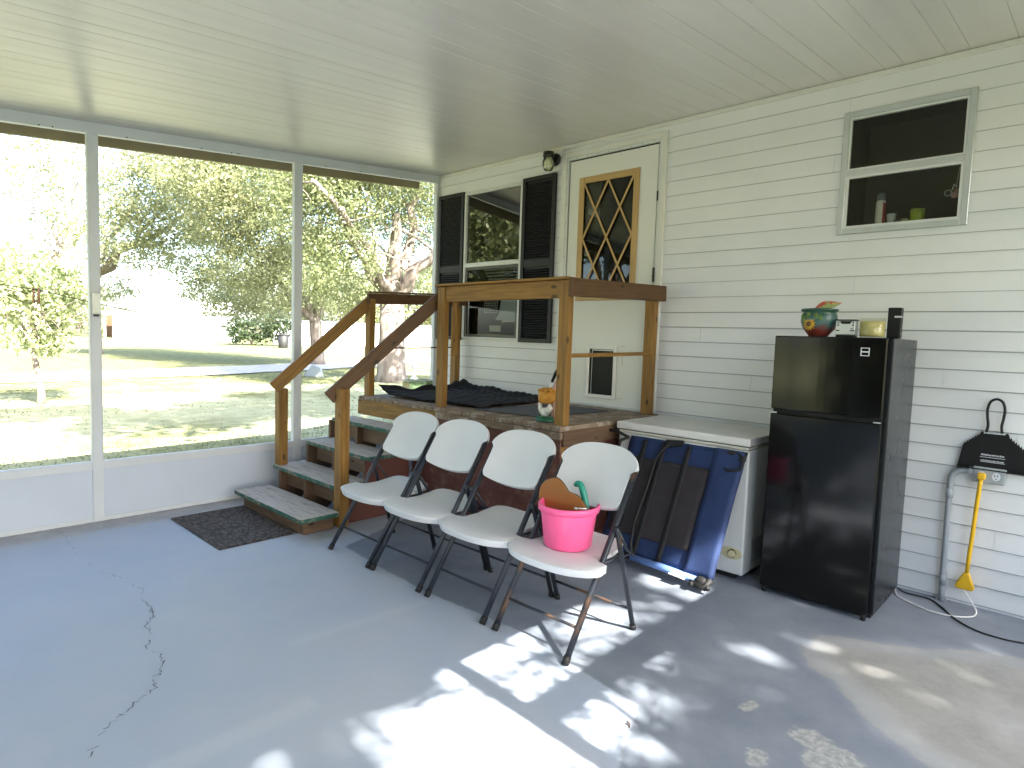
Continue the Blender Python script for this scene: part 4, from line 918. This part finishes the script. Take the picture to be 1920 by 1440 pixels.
for dx, z_ in ((.008, .085), (.008, .075), (.008, .066), (.088, .085), (.088, .075), (.088, .066), (.082, .048)): b.box(4.46+dx, 4.46+dx+.010, -.6675, -.6655, ZF+z_, ZF+z_+.005)
b.box(4.463, 4.48, -.6675, -.6655, ZF+.036, ZF+.042); b.box(4.536, 4.563, -.6675, -.6655, ZF+.036, ZF+.042); obj('buttons', b, 'black_plastic', t)
t = thing('candle_jar', 'wide glass jar of pale yellow wax beside the radio on the fridge', 'jar', (4.642, -.62, ZF))
b = B(); b.lathe((4.642, -.62, ZF+.002), [(.064, 0), (.066, .004), (.067, .112), (.0655, .112), (.0645, .004)], 32); obj('glass', b, 'jar_clear', t)
mat('wax', (0.50, 0.45, 0.20), .6, var=.15, vs=20)
b = B(); b.lathe((4.642, -.62, ZF+.002), [(.060, .006), (.0625, .010), (.063, .092), (.058, .094)], 32); obj('wax', b, 'wax', t)
t = thing('speaker_box', 'upright black box with a silver strip at the corner of the fridge top', 'speaker', (4.74, -.58, ZF))
b = B(); b.box(4.71, 4.777, -.60, -.545, ZF+.001, ZF+.175); obj('body', b, 'black_plastic', t, bevel=.005, seg=2)
b = B(); b.box(4.745, 4.779, -.602, -.58, ZF+.118, ZF+.128); obj('strip', b, 'silver', t)

# ================================================================== OUTLET, CORDS, DUSTPAN
t = thing('outlet_box', 'grey outlet box with bent grey conduit pipe running down the siding', 'outlet', (5.18, -.03, .82))
b = B(); b.box(5.105, 5.262, -.062, -.017, .775, .868); obj('box', b, 'conduit_grey', t, bevel=.005, seg=2)
b = B(); b.box(5.112, 5.255, -.066, -.0625, .782, .861); obj('cover', b, 'conduit_grey', t, bevel=.001)
b = B()
for cx_ in (5.148, 5.218):
    b.prism([(cx_+.02*math.cos(a), -.0665, .822+.024*math.sin(a)) for a in np.linspace(0, 6.283, 16, endpoint=False)], (0, -.003, 0))
soc = obj('socket', b, 'frame_white', t)
b = B(); b.box(5.209, 5.213, -.0705, -.0697, .822, .834); b.box(5.223, 5.227, -.0705, -.0697, .822, .834); b.box(5.216, 5.221, -.0705, -.0697, .806, .813); obj('slots', b, 'black_plastic', soc)
b = B(); pts = [(5.105, -.045, .838), (5.07, -.045, .835)]+[(5.068-.07*math.sin(a), -.045, .765+.07*math.cos(a)) for a in np.linspace(0.15, 1.57, 8)]+[(4.998, -.045, .60), (5.0, -.045, .3), (5.003, -.045, .06), (5.003, -.045, .0)]
b.tube(pts, .0165, 12); pipe = obj('conduit', b, 'conduit_grey', t)
b = B(); b.tube([(4.998, -.045, .71), (4.998, -.045, .65)], .0195, 12); b.tube([(5.003, -.045, .10), (5.003, -.045, .17)], .0195, 12); b.box(5.085, 5.104, -.066, -.022, .822, .858); b.box(4.975, 5.03, -.05, -.017, .0, .02); obj('coupling', b, 'conduit_grey', pipe)
t = thing('yellow_cord', 'yellow extension cord hanging from the outlet box down to its flared socket end', 'cord', (5.14, -.08, .4))
b = B(); b.box(5.132, 5.172, -.108, -.071, .80, .838); obj('plug', b, 'yellow_cord', t, bevel=.008, seg=2)
b = B(); b.tube([(5.150, -.09, .80), (5.146, -.085, .74), (5.138, -.075, .6), (5.132, -.07, .45), (5.124, -.065, .3), (5.12, -.06, .2)], .0115, 10); obj('cable', b, 'yellow_cord', t)
b = B(); b.prism([(5.106, -.075, .215), (5.132, -.075, .215), (5.165, -.075, .125), (5.155, -.075, .108), (5.075, -.075, .108), (5.066, -.075, .125)], (0, .035, 0)); obj('socket_end', b, 'yellow_cord', t, bevel=.008, seg=2)
b = B(); wc = [(5.105, -.06, .112), (5.12, -.07, .10), (5.175, -.1, .03), (5.19, -.14, .007), (5.175, -.22, .007), (5.10, -.29, .007), (5.0, -.31, .007), (4.9, -.27, .007), (4.8, -.2, .007), (4.76, -.08, .012)]
def smooth(pts, n_=6):
    P_ = [Vector(p) for p in pts]; out = []
    for i in range(len(P_)-1):
        a, b_, c, d = P_[max(i-1, 0)], P_[i], P_[i+1], P_[min(i+2, len(P_)-1)]
        for k in range(n_):
            q = k/n_; out.append(.5*((2*b_)+(-a+c)*q+(2*a-5*b_+4*c-d)*q*q+(-a+3*b_-3*c+d)*q**3))
    out.append(P_[-1]); return out
b.tube(smooth(wc), .0042, 8); tag(obj('white_cable', b, 'white_cord'), 'thin white cable looping on the floor from the yellow socket to behind the fridge', 'cable')
b = B(); bc_ = [floor_pt(1683, 1103, .012), floor_pt(1700, 1112, .007), floor_pt(1740, 1122, .006), floor_pt(1765, 1138, .006), floor_pt(1790, 1160, .006), floor_pt(1830, 1182, .006), floor_pt(1880, 1198, .006), floor_pt(1925, 1207, .006), floor_pt(2050, 1230, .006)]
b.tube(smooth(bc_), .0048, 8); tag(obj('black_cable', b, 'rubber_black'), 'black power cable trailing across the floor right of the fridge', 'cable')
# dustpan
t = thing('dustpan', 'black dustpan with toothed top edge and looped handle on the siding above the outlet', 'dustpan', (5.19, -.03, .98))
b = B(); xL, xR = 5.02, 5.365; pts = [(xL, .845), (xL+.005, .87), (5.042, .985)]
for k in range(7): pts += [(5.045+.012*k, .99+.011*k), (5.050+.012*k, 1.005+.011*k*.98)]
pts += [(5.13, 1.082), (5.145, 1.072), (5.235, 1.072), (5.25, 1.082)]
for k in range(7): pts += [(5.258+.012*k, 1.071-.011*k), (5.264+.012*k, 1.05-.011*k)]
pts += [(5.348, .985), (xR-.005, .87), (xR, .845)]
b.prism([(x, -.035, z) for x, z in pts], (0, -.006, 0)); pan = obj('pan', b, 'black_plastic', t, bevel=.001)
b = B(); b.prism([(xL, -.041, .846), (xR, -.041, .846), (xR-.01, -.075, .855), (xL+.01, -.075, .855)], (0, 0, .006)); obj('lip', b, 'black_plastic', t)
b = B(); b.board((5.14, -.046, 1.075), (5.24, -.046, 1.075), .012, .008); obj('handle_bracket', b, 'silver', t)
b = B(); hp = [(5.150, -.045, 1.07), (5.156, -.045, 1.12), (5.150, -.045, 1.17), (5.148, -.045, 1.22), (5.160, -.045, 1.262), (5.188, -.045, 1.278), (5.216, -.045, 1.262), (5.228, -.045, 1.22), (5.226, -.045, 1.17), (5.220, -.045, 1.12), (5.226, -.045, 1.07)]
b.tube(smooth(hp), .0075, 8); obj('handle', b, 'shutter_black', t)
b = B()
random.seed(5)
for z_, h_ in ((.938, .010), (.905, .008)):
    x = 5.135
    while x < 5.245:
        w = random.uniform(.005, .012); b.box(x, x+w, -.0428, -.0413, z_+random.uniform(-.001, .001), z_+h_*random.uniform(.7, 1)); x += w+.0022
b.box(5.13, 5.25, -.0428, -.0413, .927, .930); b.box(5.135, 5.25, -.0428, -.0413, .899, .902); obj('printed_mark', b, 'silver', t)
random.seed(21)
b = B(); b.tube([floor_pt(1176, 1352, .004), floor_pt(1181, 1358, .006), floor_pt(1180, 1364, .004)], .0025, 5); b.tube([floor_pt(1172, 1356, .004), floor_pt(1180, 1360, .004)], .002, 5); tag(obj('twig', b, 'brown_edge'), 'tiny dry twig lying in the sun patch on the floor', 'twig')

# ================================================================== VEGETATION
def leaf_mesh(name, C, size, up_bias=0.0, jitter=.4, asp=.55):
    n_ = len(C); a = RNG.normal(size=(n_, 3)); a /= np.linalg.norm(a, axis=1)[:, None]
    if up_bias: a[:, 2] *= (1-up_bias)
    c = RNG.normal(size=(n_, 3)); b_ = np.cross(a, c); b_ /= np.linalg.norm(b_, axis=1)[:, None]; a /= np.linalg.norm(a, axis=1)[:, None]
    s = (size*(1+jitter*RNG.uniform(-1, 1, n_)))[:, None]
    V = np.empty((n_, 4, 3)); V[:, 0] = C-a*s; V[:, 1] = C+b_*s*asp; V[:, 2] = C+a*s; V[:, 3] = C-b_*s*asp
    me = bpy.data.meshes.new(name); me.vertices.add(n_*4); me.vertices.foreach_set('co', V.reshape(-1).astype(np.float32))
    me.loops.add(n_*4); me.loops.foreach_set('vertex_index', np.arange(n_*4, dtype=np.int32)); me.polygons.add(n_)
    me.polygons.foreach_set('loop_start', np.arange(0, n_*4, 4, dtype=np.int32)); me.update(calc_edges=True); me.validate(); return me
def clumps(blobs, n_, csize, ratio=30):
    """leaf centres: clusters of leaves spread through ellipsoidal blobs (centre, radii)"""
    vol = np.array([np.prod(b_[1])**(2/3) for b_ in blobs]); cnt = RNG.multinomial(max(1, n_//ratio), vol/vol.sum()); out = []
    for (c, r), k in zip(blobs, cnt):
        d = RNG.normal(size=(k, 3)); d /= np.linalg.norm(d, axis=1)[:, None]; rad = RNG.uniform(.25, 1, k)**(.55)
        P_ = np.array(c)+d*rad[:, None]*np.array(r)
        sz = csize*RNG.uniform(.5, 1.3, k)
        Q_ = np.repeat(P_, ratio, 0)+RNG.normal(size=(k*ratio, 3))*np.repeat(sz, ratio)[:, None]*np.array([1, 1, .6]); out.append(Q_)
    return np.concatenate(out)
def add_leaves(par, C, size, m, name='crown', **k):
    C = C-np.array(wloc(par)); me = leaf_mesh(name, C, size, **k); o = bpy.data.objects.new(name, me); S.collection.objects.link(o); o.parent = par; me.materials.append(MATS[m]); return o
def limb(b, p, q, r0_, r1_, wob=.25, n_=6):
    p = Vector(p); q = Vector(q); L = (q-p).length; pts = []
    for i in range(n_+1):
        s_ = i/n_; w = wob*L*.12*math.sin(math.pi*s_); pts.append(p.lerp(q, s_)+Vector((random.uniform(-w, w), random.uniform(-w, w), random.uniform(-w, w)*.6)))
    b.tube(pts, [r0_+(r1_-r0_)*i/n_ for i in range(n_+1)], 9); return pts
def twigs(b, pts, n_, L, r):
    for _ in range(n_):
        p = random.choice(pts[1:]); d = Vector((random.gauss(0, 1), random.gauss(0, 1), random.gauss(.4, .7))).normalized()
        q = limb(b, p, p+d*L*random.uniform(.5, 1.1), r, r*.25, .5, 4)
        p2 = q[2]; limb(b, p2, p2+Vector((random.gauss(0, 1), random.gauss(0, 1), random.gauss(.2, .8))).normalized()*L*.5, r*.5, r*.15, .5, 3)
def tree(name, label, base, top_z, tr_r, fork_z, limbs_to, blobs, nleaf, lsize, m, csize=.35, cat='tree', group=None, moss=0, bark='bark'):
    t = thing(name, label, cat, base, group); bx, by, bz = base; b = B()
    fk = Vector((bx+random.uniform(-.2, .2), by+random.uniform(-.2, .2), bz+fork_z))
    pts = [Vector(base)+Vector((0, 0, -.1)), Vector(base)+Vector((0, 0, .25)), Vector(base).lerp(fk, .5), fk]
    b.tube(pts, [tr_r*1.45, tr_r*1.1, tr_r*.95, tr_r*.9], 14)
    for (q, r_) in limbs_to:
        pp = limb(b, fk-Vector((0, 0, .2)), q, r_, r_*.35, .6, 7); twigs(b, pp, 7, 1.6, r_*.22)
    obj('trunk', b, bark, t)
    add_leaves(t, clumps(blobs, nleaf, csize), lsize, m)
    if moss:
        C = clumps(blobs, moss, .12, 12); C[:, 2] -= .6; mm = B()
        for c in C[::6]:
            h = random.uniform(.4, 1.3); c = Vector(c); d = Vector((random.uniform(-.02, .02), random.uniform(-.02, .02), 0))
            w = Vector((random.uniform(-.025, .025), random.uniform(-.025, .025), 0)); mm._new([c-w, c+w, c+d-Vector((0, 0, h))+w*.2, c+d-Vector((0, 0, h))-w*.2], [(0, 1, 2, 3)])
        tag(obj('hanging_moss', mm, 'moss', t), kind='stuff')
    return t
def bl(px, py, d, r, sq=(1, 1, .8)): c = at(px, py, d); return (tuple(c), (r*sq[0], r*sq[1], r*sq[2]))
def gbase(px, d): c = at(px, 640, d); return (c.x, c.y, gz(c.x, c.y))

# big live oak with forked trunk
ob = gbase(735, 22.0)
tree('live_oak', 'large live oak with thick forked trunk standing on the lawn near the house corner', ob, 14, .47, 3.0,
     [(at(742, 400, 21.3), .36), (at(830, 455, 21.5), .30), (at(790, 330, 22), .24), (at(640, 390, 18.5), .22), (at(590, 340, 18), .16)],
     [bl(640, 330, 20, 2.0), bl(720, 360, 22, 2.0), bl(790, 330, 23, 2.0), bl(590, 400, 19.5, 1.7), bl(650, 480, 19.5, 1.2), bl(610, 525, 19, 1.0), bl(690, 270, 20, 2.2), bl(560, 300, 20, 2.0), bl(660, 560, 21, .7), bl(780, 420, 25, 1.6), bl(640, 200, 21, 3), bl(760, 200, 22, 3), bl(800, 520, 27, 1.3)],
     105000, .048, 'oak_leaf', .24, moss=500)
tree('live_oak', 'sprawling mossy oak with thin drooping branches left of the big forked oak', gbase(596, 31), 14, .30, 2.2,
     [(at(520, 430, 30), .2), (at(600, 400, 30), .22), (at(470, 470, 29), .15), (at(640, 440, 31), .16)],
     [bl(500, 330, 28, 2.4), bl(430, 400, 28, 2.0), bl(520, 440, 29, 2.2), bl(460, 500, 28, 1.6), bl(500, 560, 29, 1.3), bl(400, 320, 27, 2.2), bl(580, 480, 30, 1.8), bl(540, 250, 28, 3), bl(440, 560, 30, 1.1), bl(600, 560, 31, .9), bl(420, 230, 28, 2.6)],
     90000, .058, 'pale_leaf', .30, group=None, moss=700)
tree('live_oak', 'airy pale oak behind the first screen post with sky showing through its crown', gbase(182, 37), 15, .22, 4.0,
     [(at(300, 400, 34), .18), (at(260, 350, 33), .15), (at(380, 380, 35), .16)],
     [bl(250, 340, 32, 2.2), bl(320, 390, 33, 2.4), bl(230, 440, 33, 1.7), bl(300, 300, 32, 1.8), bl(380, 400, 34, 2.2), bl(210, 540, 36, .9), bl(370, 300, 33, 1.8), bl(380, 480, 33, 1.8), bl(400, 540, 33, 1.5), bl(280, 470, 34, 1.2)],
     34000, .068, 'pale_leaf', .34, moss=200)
tree('sapling', 'small lime green tree with slim pale trunk on the left of the lawn', gbase(75, 16.0), 5, .06, 1.3,
     [(at(70, 560, 16), .06), (at(100, 600, 16), .05), (at(30, 590, 16), .05)],
     [bl(60, 590, 16, .75), bl(100, 580, 16.2, .7), bl(30, 570, 16, .6), bl(80, 530, 16, .7), bl(120, 540, 16.3, .6), bl(20, 520, 16, .6), bl(65, 640, 16, .4)],
     3600, .06, 'lime_leaf', .15)
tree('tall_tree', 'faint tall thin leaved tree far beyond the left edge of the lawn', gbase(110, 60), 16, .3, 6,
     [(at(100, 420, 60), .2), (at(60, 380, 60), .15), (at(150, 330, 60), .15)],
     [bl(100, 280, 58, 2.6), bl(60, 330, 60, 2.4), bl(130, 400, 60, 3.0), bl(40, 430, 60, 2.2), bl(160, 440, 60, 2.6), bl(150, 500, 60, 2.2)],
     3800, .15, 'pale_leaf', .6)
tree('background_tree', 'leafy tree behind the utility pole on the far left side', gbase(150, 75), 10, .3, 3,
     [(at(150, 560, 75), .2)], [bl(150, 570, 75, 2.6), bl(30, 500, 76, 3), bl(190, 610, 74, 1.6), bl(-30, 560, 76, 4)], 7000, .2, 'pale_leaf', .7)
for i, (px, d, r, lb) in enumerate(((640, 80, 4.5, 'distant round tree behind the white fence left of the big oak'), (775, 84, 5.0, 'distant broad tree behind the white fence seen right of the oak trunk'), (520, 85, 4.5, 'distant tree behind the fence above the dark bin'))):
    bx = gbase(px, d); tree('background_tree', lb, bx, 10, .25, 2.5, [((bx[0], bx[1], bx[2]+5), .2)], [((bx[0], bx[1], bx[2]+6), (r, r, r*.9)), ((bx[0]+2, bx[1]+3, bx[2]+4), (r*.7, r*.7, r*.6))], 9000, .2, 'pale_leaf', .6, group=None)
t = thing('shrub', 'dark leafy shrub in front of the white fence beside the bin', 'shrub', gbase(470, 54)); sb = gbase(470, 54)
b = B(); 
for k in range(6): limb(b, sb, (sb[0]+random.uniform(-1, 1), sb[1]+random.uniform(-1, 1), sb[2]+1.6), .05, .02)
obj('stems', b, 'bark', t)
add_leaves(t, clumps([((sb[0], sb[1], sb[2]+1.2), (1.2, 2.2, 1.1)), ((sb[0]+1, sb[1]+1.8, sb[2]+1.6), (1, 1.2, 1.2))], 5000, .25), .11, 'dark_leaf')
# trees out of the frame: they are mirrored in the glass and the fridge, and shade lawn and porch floor
def simple_tree(label, x, y, h, r, nleaf, m='oak_leaf', ls=.13):
    z = gz(x, y); tree('shade_tree', label, (x, y, z), h, .3, h*.3, [((x+r*.4, y, z+h*.65), .2), ((x-r*.4, y+r*.3, z+h*.7), .18), ((x, y-r*.5, z+h*.6), .17)],
         [((x, y, z+h*.68), (r, r, h*.28)), ((x+r*.5, y-r*.5, z+h*.55), (r*.6, r*.6, h*.2)), ((x-r*.5, y+r*.5, z+h*.58), (r*.6, r*.6, h*.2))], nleaf, ls, m, .4)
simple_tree('full green tree well left of the porch view, mirrored in the front window', -15, -9, 10, 4.5, 16000)
simple_tree('green tree at the left behind the nearest one, mirrored in the fridge door', -23, -20, 11, 5, 14000, ls=.16)
simple_tree('dark green tree farthest out to the left beyond the lawn', -30, -8, 12, 5.5, 14000, 'dark_leaf', .17)
simple_tree('tall tree behind the house end shading the lawn', -.8, 8.2, 12.5, 5.2, 16000, ls=.13)
tree('shade_tree', 'broad tree behind the house with boughs reaching over the porch roof', (3.0, 7.4, -.15), 13, .36, 4.5,
     [((2.8, 1.0, 8.6), .22), ((4.5, 4.5, 9.0), .2), ((1.2, -2.0, 8.8), .12)],
     [((2.2, 1.2, 9.0), (2.0, 2.2, .9)), ((3.4, -1.2, 9.4), (1.6, 1.6, .7)), ((3.0, 4.2, 9.4), (2.6, 2.4, 1.2)), ((1.2, -2.6, 9.3), (1.0, 1.3, .5)), ((.4, 2.8, 9.2), (1.4, 1.8, .8))], 20000, .11, 'oak_leaf', .30)
simple_tree('tree beside the long open side of the porch', 1.5, -17, 9, 4, 9000)
simple_tree('tall tree left of the porch whose foliage is mirrored in the door glass', -8, -16, 13, 5.5, 20000)
simple_tree('very tall tree behind the one mirrored in the door glass', -15, -25, 15, 6.5, 18000, ls=.17)
simple_tree('leafy tree added unseen far beyond the sunny porch end on the house side to shade the ground', 20, 4, 9, 4.5, 12000, 'dark_leaf')  # this tree and the next are added to shade ground and cut sky light
simple_tree('leafy tree added unseen far beyond the sunny porch end on the garden side to shade the ground', 20, -11, 9, 4.5, 12000, 'dark_leaf')
t = thing('blocker_hedge', 'dense dark foliage added unseen behind the viewer to darken the open side of the porch', 'blocker_hedge', (5.6, -9.4, -.15))  # added out of view to block light and darken the fridge reflection
b = B()
for k in range(9):
    x_ = 2.6+k*.85; b.tube([(x_, -9.4, -.2), (x_+.1, -9.4, 1.2), (x_, -9.35, 2.6)], [.05, .04, .02], 7)
obj('stems', b, 'bark', t)
add_leaves(t, clumps([((2.9, -9.4, 1.4), (1.2, .8, 1.7)), ((4.0, -9.4, 1.6), (1.7, .8, 1.9)), ((6.3, -9.4, 1.6), (1.9, .8, 2.0)), ((8.6, -9.4, 1.7), (1.8, .8, 2.0)), ((5.2, -9.6, 3.2), (2.4, .9, 1.2)), ((8, -9.6, 3.4), (2.2, .9, 1.3))], 26000, .16), .085, 'dark_leaf')
# overhanging tree at the sunny end: its foliage lets through sun patches
random.seed(31)
t = thing('shade_tree', 'spreading oak beyond the sunny end of the porch dappling the floor', 'tree', (14.8, -3.4, -.15))
def shade(s, y):   # wanted cover 0..1 for the ray that lands at floor (s, y)
    def blob(cx, cy, rx, ry, soft=.35): return np.clip((1-np.hypot((s-cx)/rx, (y-cy)/ry))/soft, 0, 1)
    def bx_(x0, x1, y0, y1, f=.12): return np.clip(np.minimum.reduce([s-x0, x1-s, y-y0, y1-y])/f+.5, 0, 1)
    lit = np.maximum.reduce([bx_(3.3, 3.98, -2.9, -2.2), bx_(4.0, 4.42, -2.9, -2.42, .2), bx_(3.66, 4.7, -3.36, -2.85, .3), bx_(3.5, 4.0, -1.28, -.92, .16)*.9, blob(3.66, -2.56, .40, .42, .35), blob(3.72, -1.95, .34, .42, .5)*.95, blob(4.24, -2.60, .38, .30, .45), blob(4.30, -2.30, .34, .22, .8)*.75, blob(3.80, -1.50, .26, .30, .8)*.7, blob(4.44, -1.57, .24, .15, .7)*.95,
                             blob(4.12, -2.02, .16, .20, .6)*.85, blob(3.76, -1.03, .36, .20, .6), blob(4.0, -3.08, .42, .36, .5), blob(4.35, -3.10, .5, .30, .5), blob(4.6, -3.6, .6, .3, .6)*.9])
    streak = .5+.5*np.sin(s*30+y*13+2.5*np.sin(y*9)+1.7*np.sin(s*11)); lit = lit*np.where(y > -2.8, .78+.22*streak, 1.0)
    for cx, cy, r in ((4.96, -1.29, .09), (5.16, -1.42, .06), (5.02, -.84, .05), (5.3, -1.2, .05), (5.36, -.6, .05), (5.2, -.95, .05), (4.6, -1.25, .08), (5.1, -1.6, .05), (4.7, -1.7, .05)): lit = np.maximum(lit, blob(cx, cy, r*1.5, r*.85)*.6)
    lit = np.where(y < -3.75, .25+.2*np.sin(s*7+y*4), lit)
    lit = np.where(s > 6.3, .3, lit)
    return 1-lit
n_ = 230000; s_ = RNG.uniform(3.0, 8.6, n_); y_ = RNG.uniform(-9.0, .6, n_); cov = shade(s_, y_); keep = RNG.uniform(size=n_) < np.clip(cov, 0, 1)**2.0*np.where((s_ < 6.6) & (y_ > -4.2), .36, .12)
s_, y_ = s_[keep], y_[keep]; h_ = 6.2+4.0*RNG.beta(2, 2, len(s_))
C = np.stack([s_+1.03*h_, y_-.045*h_, h_], 1)
add_leaves(t, C, .065, 'oak_leaf')
b = B(); fk = Vector((14.7, -3.4, 4.0)); b.tube([(14.8, -3.4, -.25), (14.8, -3.4, .2), (14.75, -3.4, 2), fk], [.5, .38, .33, .3], 14)
for q, r_ in (((11.8, -1.0, 7.9), .16), ((12.0, -5.0, 8.0), .16), ((13.8, -6.8, 8.5), .15), ((16, -1.5, 9), .16), ((14.0, -1.6, 8.9), .12)):
    pp = limb(b, fk, q, r_, r_*.3, .6, 7); twigs(b, pp, 6, 1.5, .03)
pp = limb(b, fk, (7.9, -2.55, 4.05), .12, .012, .35, 9)
tips = []
for k in range(46):
    p = pp[-1] if k % 3 == 0 else random.choice(pp[6:]); d = Vector((random.uniform(-.5, .6), random.gauss(0, .8), random.gauss(-.1, .45))).normalized()
    q = limb(b, p, p+d*random.uniform(.35, 1.0), .010, .003, .7, 4); tips += q[2:]
    q2 = limb(b, q[2], q[2]+Vector((random.uniform(-.6, .4), random.gauss(0, .7), random.gauss(-.1, .5))).normalized()*.35, .005, .002, .6, 3); tips += q2[1:]
obj('trunk', b, 'bark', t)
C = np.array([list(Vector(p)+Vector((random.gauss(0, .05), random.gauss(0, .05), random.gauss(0, .05)))) for p in tips for _ in range(2)])
add_leaves(t, C, .028, 'oak_leaf')

# grass blades near the porch (nobody could count them)
n_ = 60000; gx_ = -RNG.uniform(0.4, 1, n_)**1*14; gx_ = -0.5-RNG.uniform(0, 1, n_)**1.5*16; gy_ = RNG.uniform(-7, 14, n_)
keep = (RNG.uniform(size=n_) < np.where(gx_ > -4.2, .9, np.where(gx_ > -5, .3, .12))) & ~((gx_ > -.3))
gx_, gy_ = gx_[keep], gy_[keep]; m_ = len(gx_); hh = RNG.uniform(.015, .04, m_); an = RNG.uniform(0, 6.28, m_); wv = np.stack([np.cos(an), np.sin(an), 0*an], 1)*.006*(1+np.abs(gx_)[:, None]*.15)
bs_ = np.stack([gx_, gy_, np.array([gz(a, c) for a, c in zip(gx_, gy_)])], 1); tp = bs_+np.stack([RNG.normal(0, .02, m_), RNG.normal(0, .02, m_), hh], 1)
V = np.stack([bs_-wv, bs_+wv, tp], 1); me = bpy.data.meshes.new('grass'); me.vertices.add(m_*3); me.vertices.foreach_set('co', V.reshape(-1).astype(np.float32))
me.loops.add(m_*3); me.loops.foreach_set('vertex_index', np.arange(m_*3, dtype=np.int32)); me.polygons.add(m_); me.polygons.foreach_set('loop_start', np.arange(0, m_*3, 3, dtype=np.int32)); me.update(calc_edges=True)
o = bpy.data.objects.new('grass', me); S.collection.objects.link(o); me.materials.append(MATS['grass_blade']); tag(o, 'short dry grass blades growing on the lawn beyond the screen wall', 'grass', kind='stuff')

# ================================================================== FAR THINGS
def along(px0, px1, d0, d1, h0, h1, th, name, m, par):
    a = gbase(px0, d0); c = gbase(px1, d1); b = B(); b.board((a[0], a[1], a[2]+(h0+h1)/2), (c[0], c[1], c[2]+(h0+h1)/2), th, h1-h0); return obj(name, b, m, par)
t = thing('fence', 'long white solid fence with grey top rail across the back of the lawn', 'fence', gbase(670, 60))
along(512, 830, 58, 62, -.2, 2.1, .1, 'panels', 'bldg_white', t); along(512, 830, 57.9, 61.9, 2.1, 2.2, .2, 'top_rail', 'bldg_roof', t)
for px in (515, 555, 600, 645, 690, 735, 780, 825):
    a = gbase(px, 57.7+(px-512)/318*4); b = B(); b.box(a[0]-.08, a[0]+.08, a[1]-.08, a[1]+.08, a[2]-.2, a[2]+2.3); obj('post', b, 'bldg_white', t)
def building(label, px0, px1, d0, d1, h, name='white_building'):
    a = gbase(px0, d0); c = gbase(px1, d1); t = thing(name, label, 'building', a)
    along(px0, px1, d0, d1, -.3, h, 3.0, 'wall', 'bldg_white', t)
    p = Vector(a); q = Vector(c); dr = (q-p).normalized(); b = B(); sd_ = Vector((dr.y, -dr.x, 0))
    up_ = Vector((0, 0, h)); b.prism([p-dr*.4+sd_*2.0+up_, p-dr*.4-sd_*2.0+up_, p-dr*.4+up_+Vector((0, 0, 1.0))], (q-p)+dr*.8); obj('roof', b, 'bldg_white', t)
    for k in (.2, .5, .8):
        m_ = p.lerp(q, k)+sd_*1.52; m2 = m_+dr*1.2; b = B(); b.board((m_.x, m_.y, m_.z+1.6), (m2.x, m2.y, m2.z+1.6), .06, .9); obj('window', b, 'conduit_grey', t)
    return t
building('low white building behind the lawn between the two screen posts, bleached by sun', 225, 425, 62, 66, 2.6)
building('far white shed half hidden behind the sapling at the left', -60, 120, 78, 78, 2.6)
t = thing('carport', 'small open carport with dark interior beside the white building', 'carport', gbase(205, 64))
along(196, 218, 64, 64, 2.0, 2.2, 2.5, 'roof', 'bldg_white', t); along(197, 217, 66.5, 66.5, 0, 1.9, .1, 'back_wall', 'brown_edge', t)
for px in (197, 217):
    a = gbase(px, 63); b = B(); b.box(a[0]-.06, a[0]+.06, a[1]-.06, a[1]+.06, a[2], a[2]+2.05); obj('post', b, 'bldg_white', t)
a = gbase(531, 50); t = thing('trash_bin', 'black trash bin standing on the grass in front of the white fence', 'trash bin', a)
b = B(); b.lathe((a[0], a[1], a[2]), [(.32, 0), (.34, .05), (.44, .95), (.40, .96)], 16); obj('body', b, 'bin_dark', t)
b = B(); b.lathe((a[0], a[1], a[2]), [(.47, .95), (.48, 1.0), (.2, 1.05)], 16); obj('rim', b, 'bin_dark', t)
q_ = at(68, 543, 12.5); t = thing('overhead_wire', 'thin overhead wire with a dark clamp crossing in front of the lime green tree', 'wire', q_)
b = B(); b.tube([at(-260, 500, 12), at(-100, 519, 12.2), q_, at(145, 561, 12.8), at(260, 586, 13.4), at(420, 612, 15)], .008, 6); obj('wire', b, 'black_plastic', t)
for dx in (-.035, .03):
    b = B(); b.tube([q_+Vector((dx*.3, dx, .03)), q_+Vector((dx*.3, dx, -.22))], .017, 6); obj('clamp', b, 'brown_edge', t)
# garden ornaments on the lawn
a = floor_pt(776, 712, -.15); a.z = gz(a.x, a.y)
t = thing('bird_bath', 'small white pedestal ornament on the lawn right of the oak trunk', 'garden ornament', a)
b = B(); b.lathe(a, [(.16, 0), (.15, .05), (.07, .1), (.06, .4), (.12, .52), (.10, .54)], 16); b.ball(a+Vector((0, 0, .60)), .09); obj('pedestal', b, 'white_glaze', t)
a = floor_pt(590, 706, -.15); a.z = gz(a.x, a.y)
t = thing('garden_stand', 'low grey folded stand on the lawn left of the oak trunk', 'stand', a)
b = B(); b.prism([a+Vector((-.3, -.2, 0)), a+Vector((.3, .2, 0)), a+Vector((.22, .15, .34)), a+Vector((-.05, -.03, .42))], (.1, -.12, 0)); b.tube([a+Vector((-.35, -.25, .0)), a+Vector((-.05, -.03, .45))], .02, 6); obj('frame', b, 'conduit_grey', t)
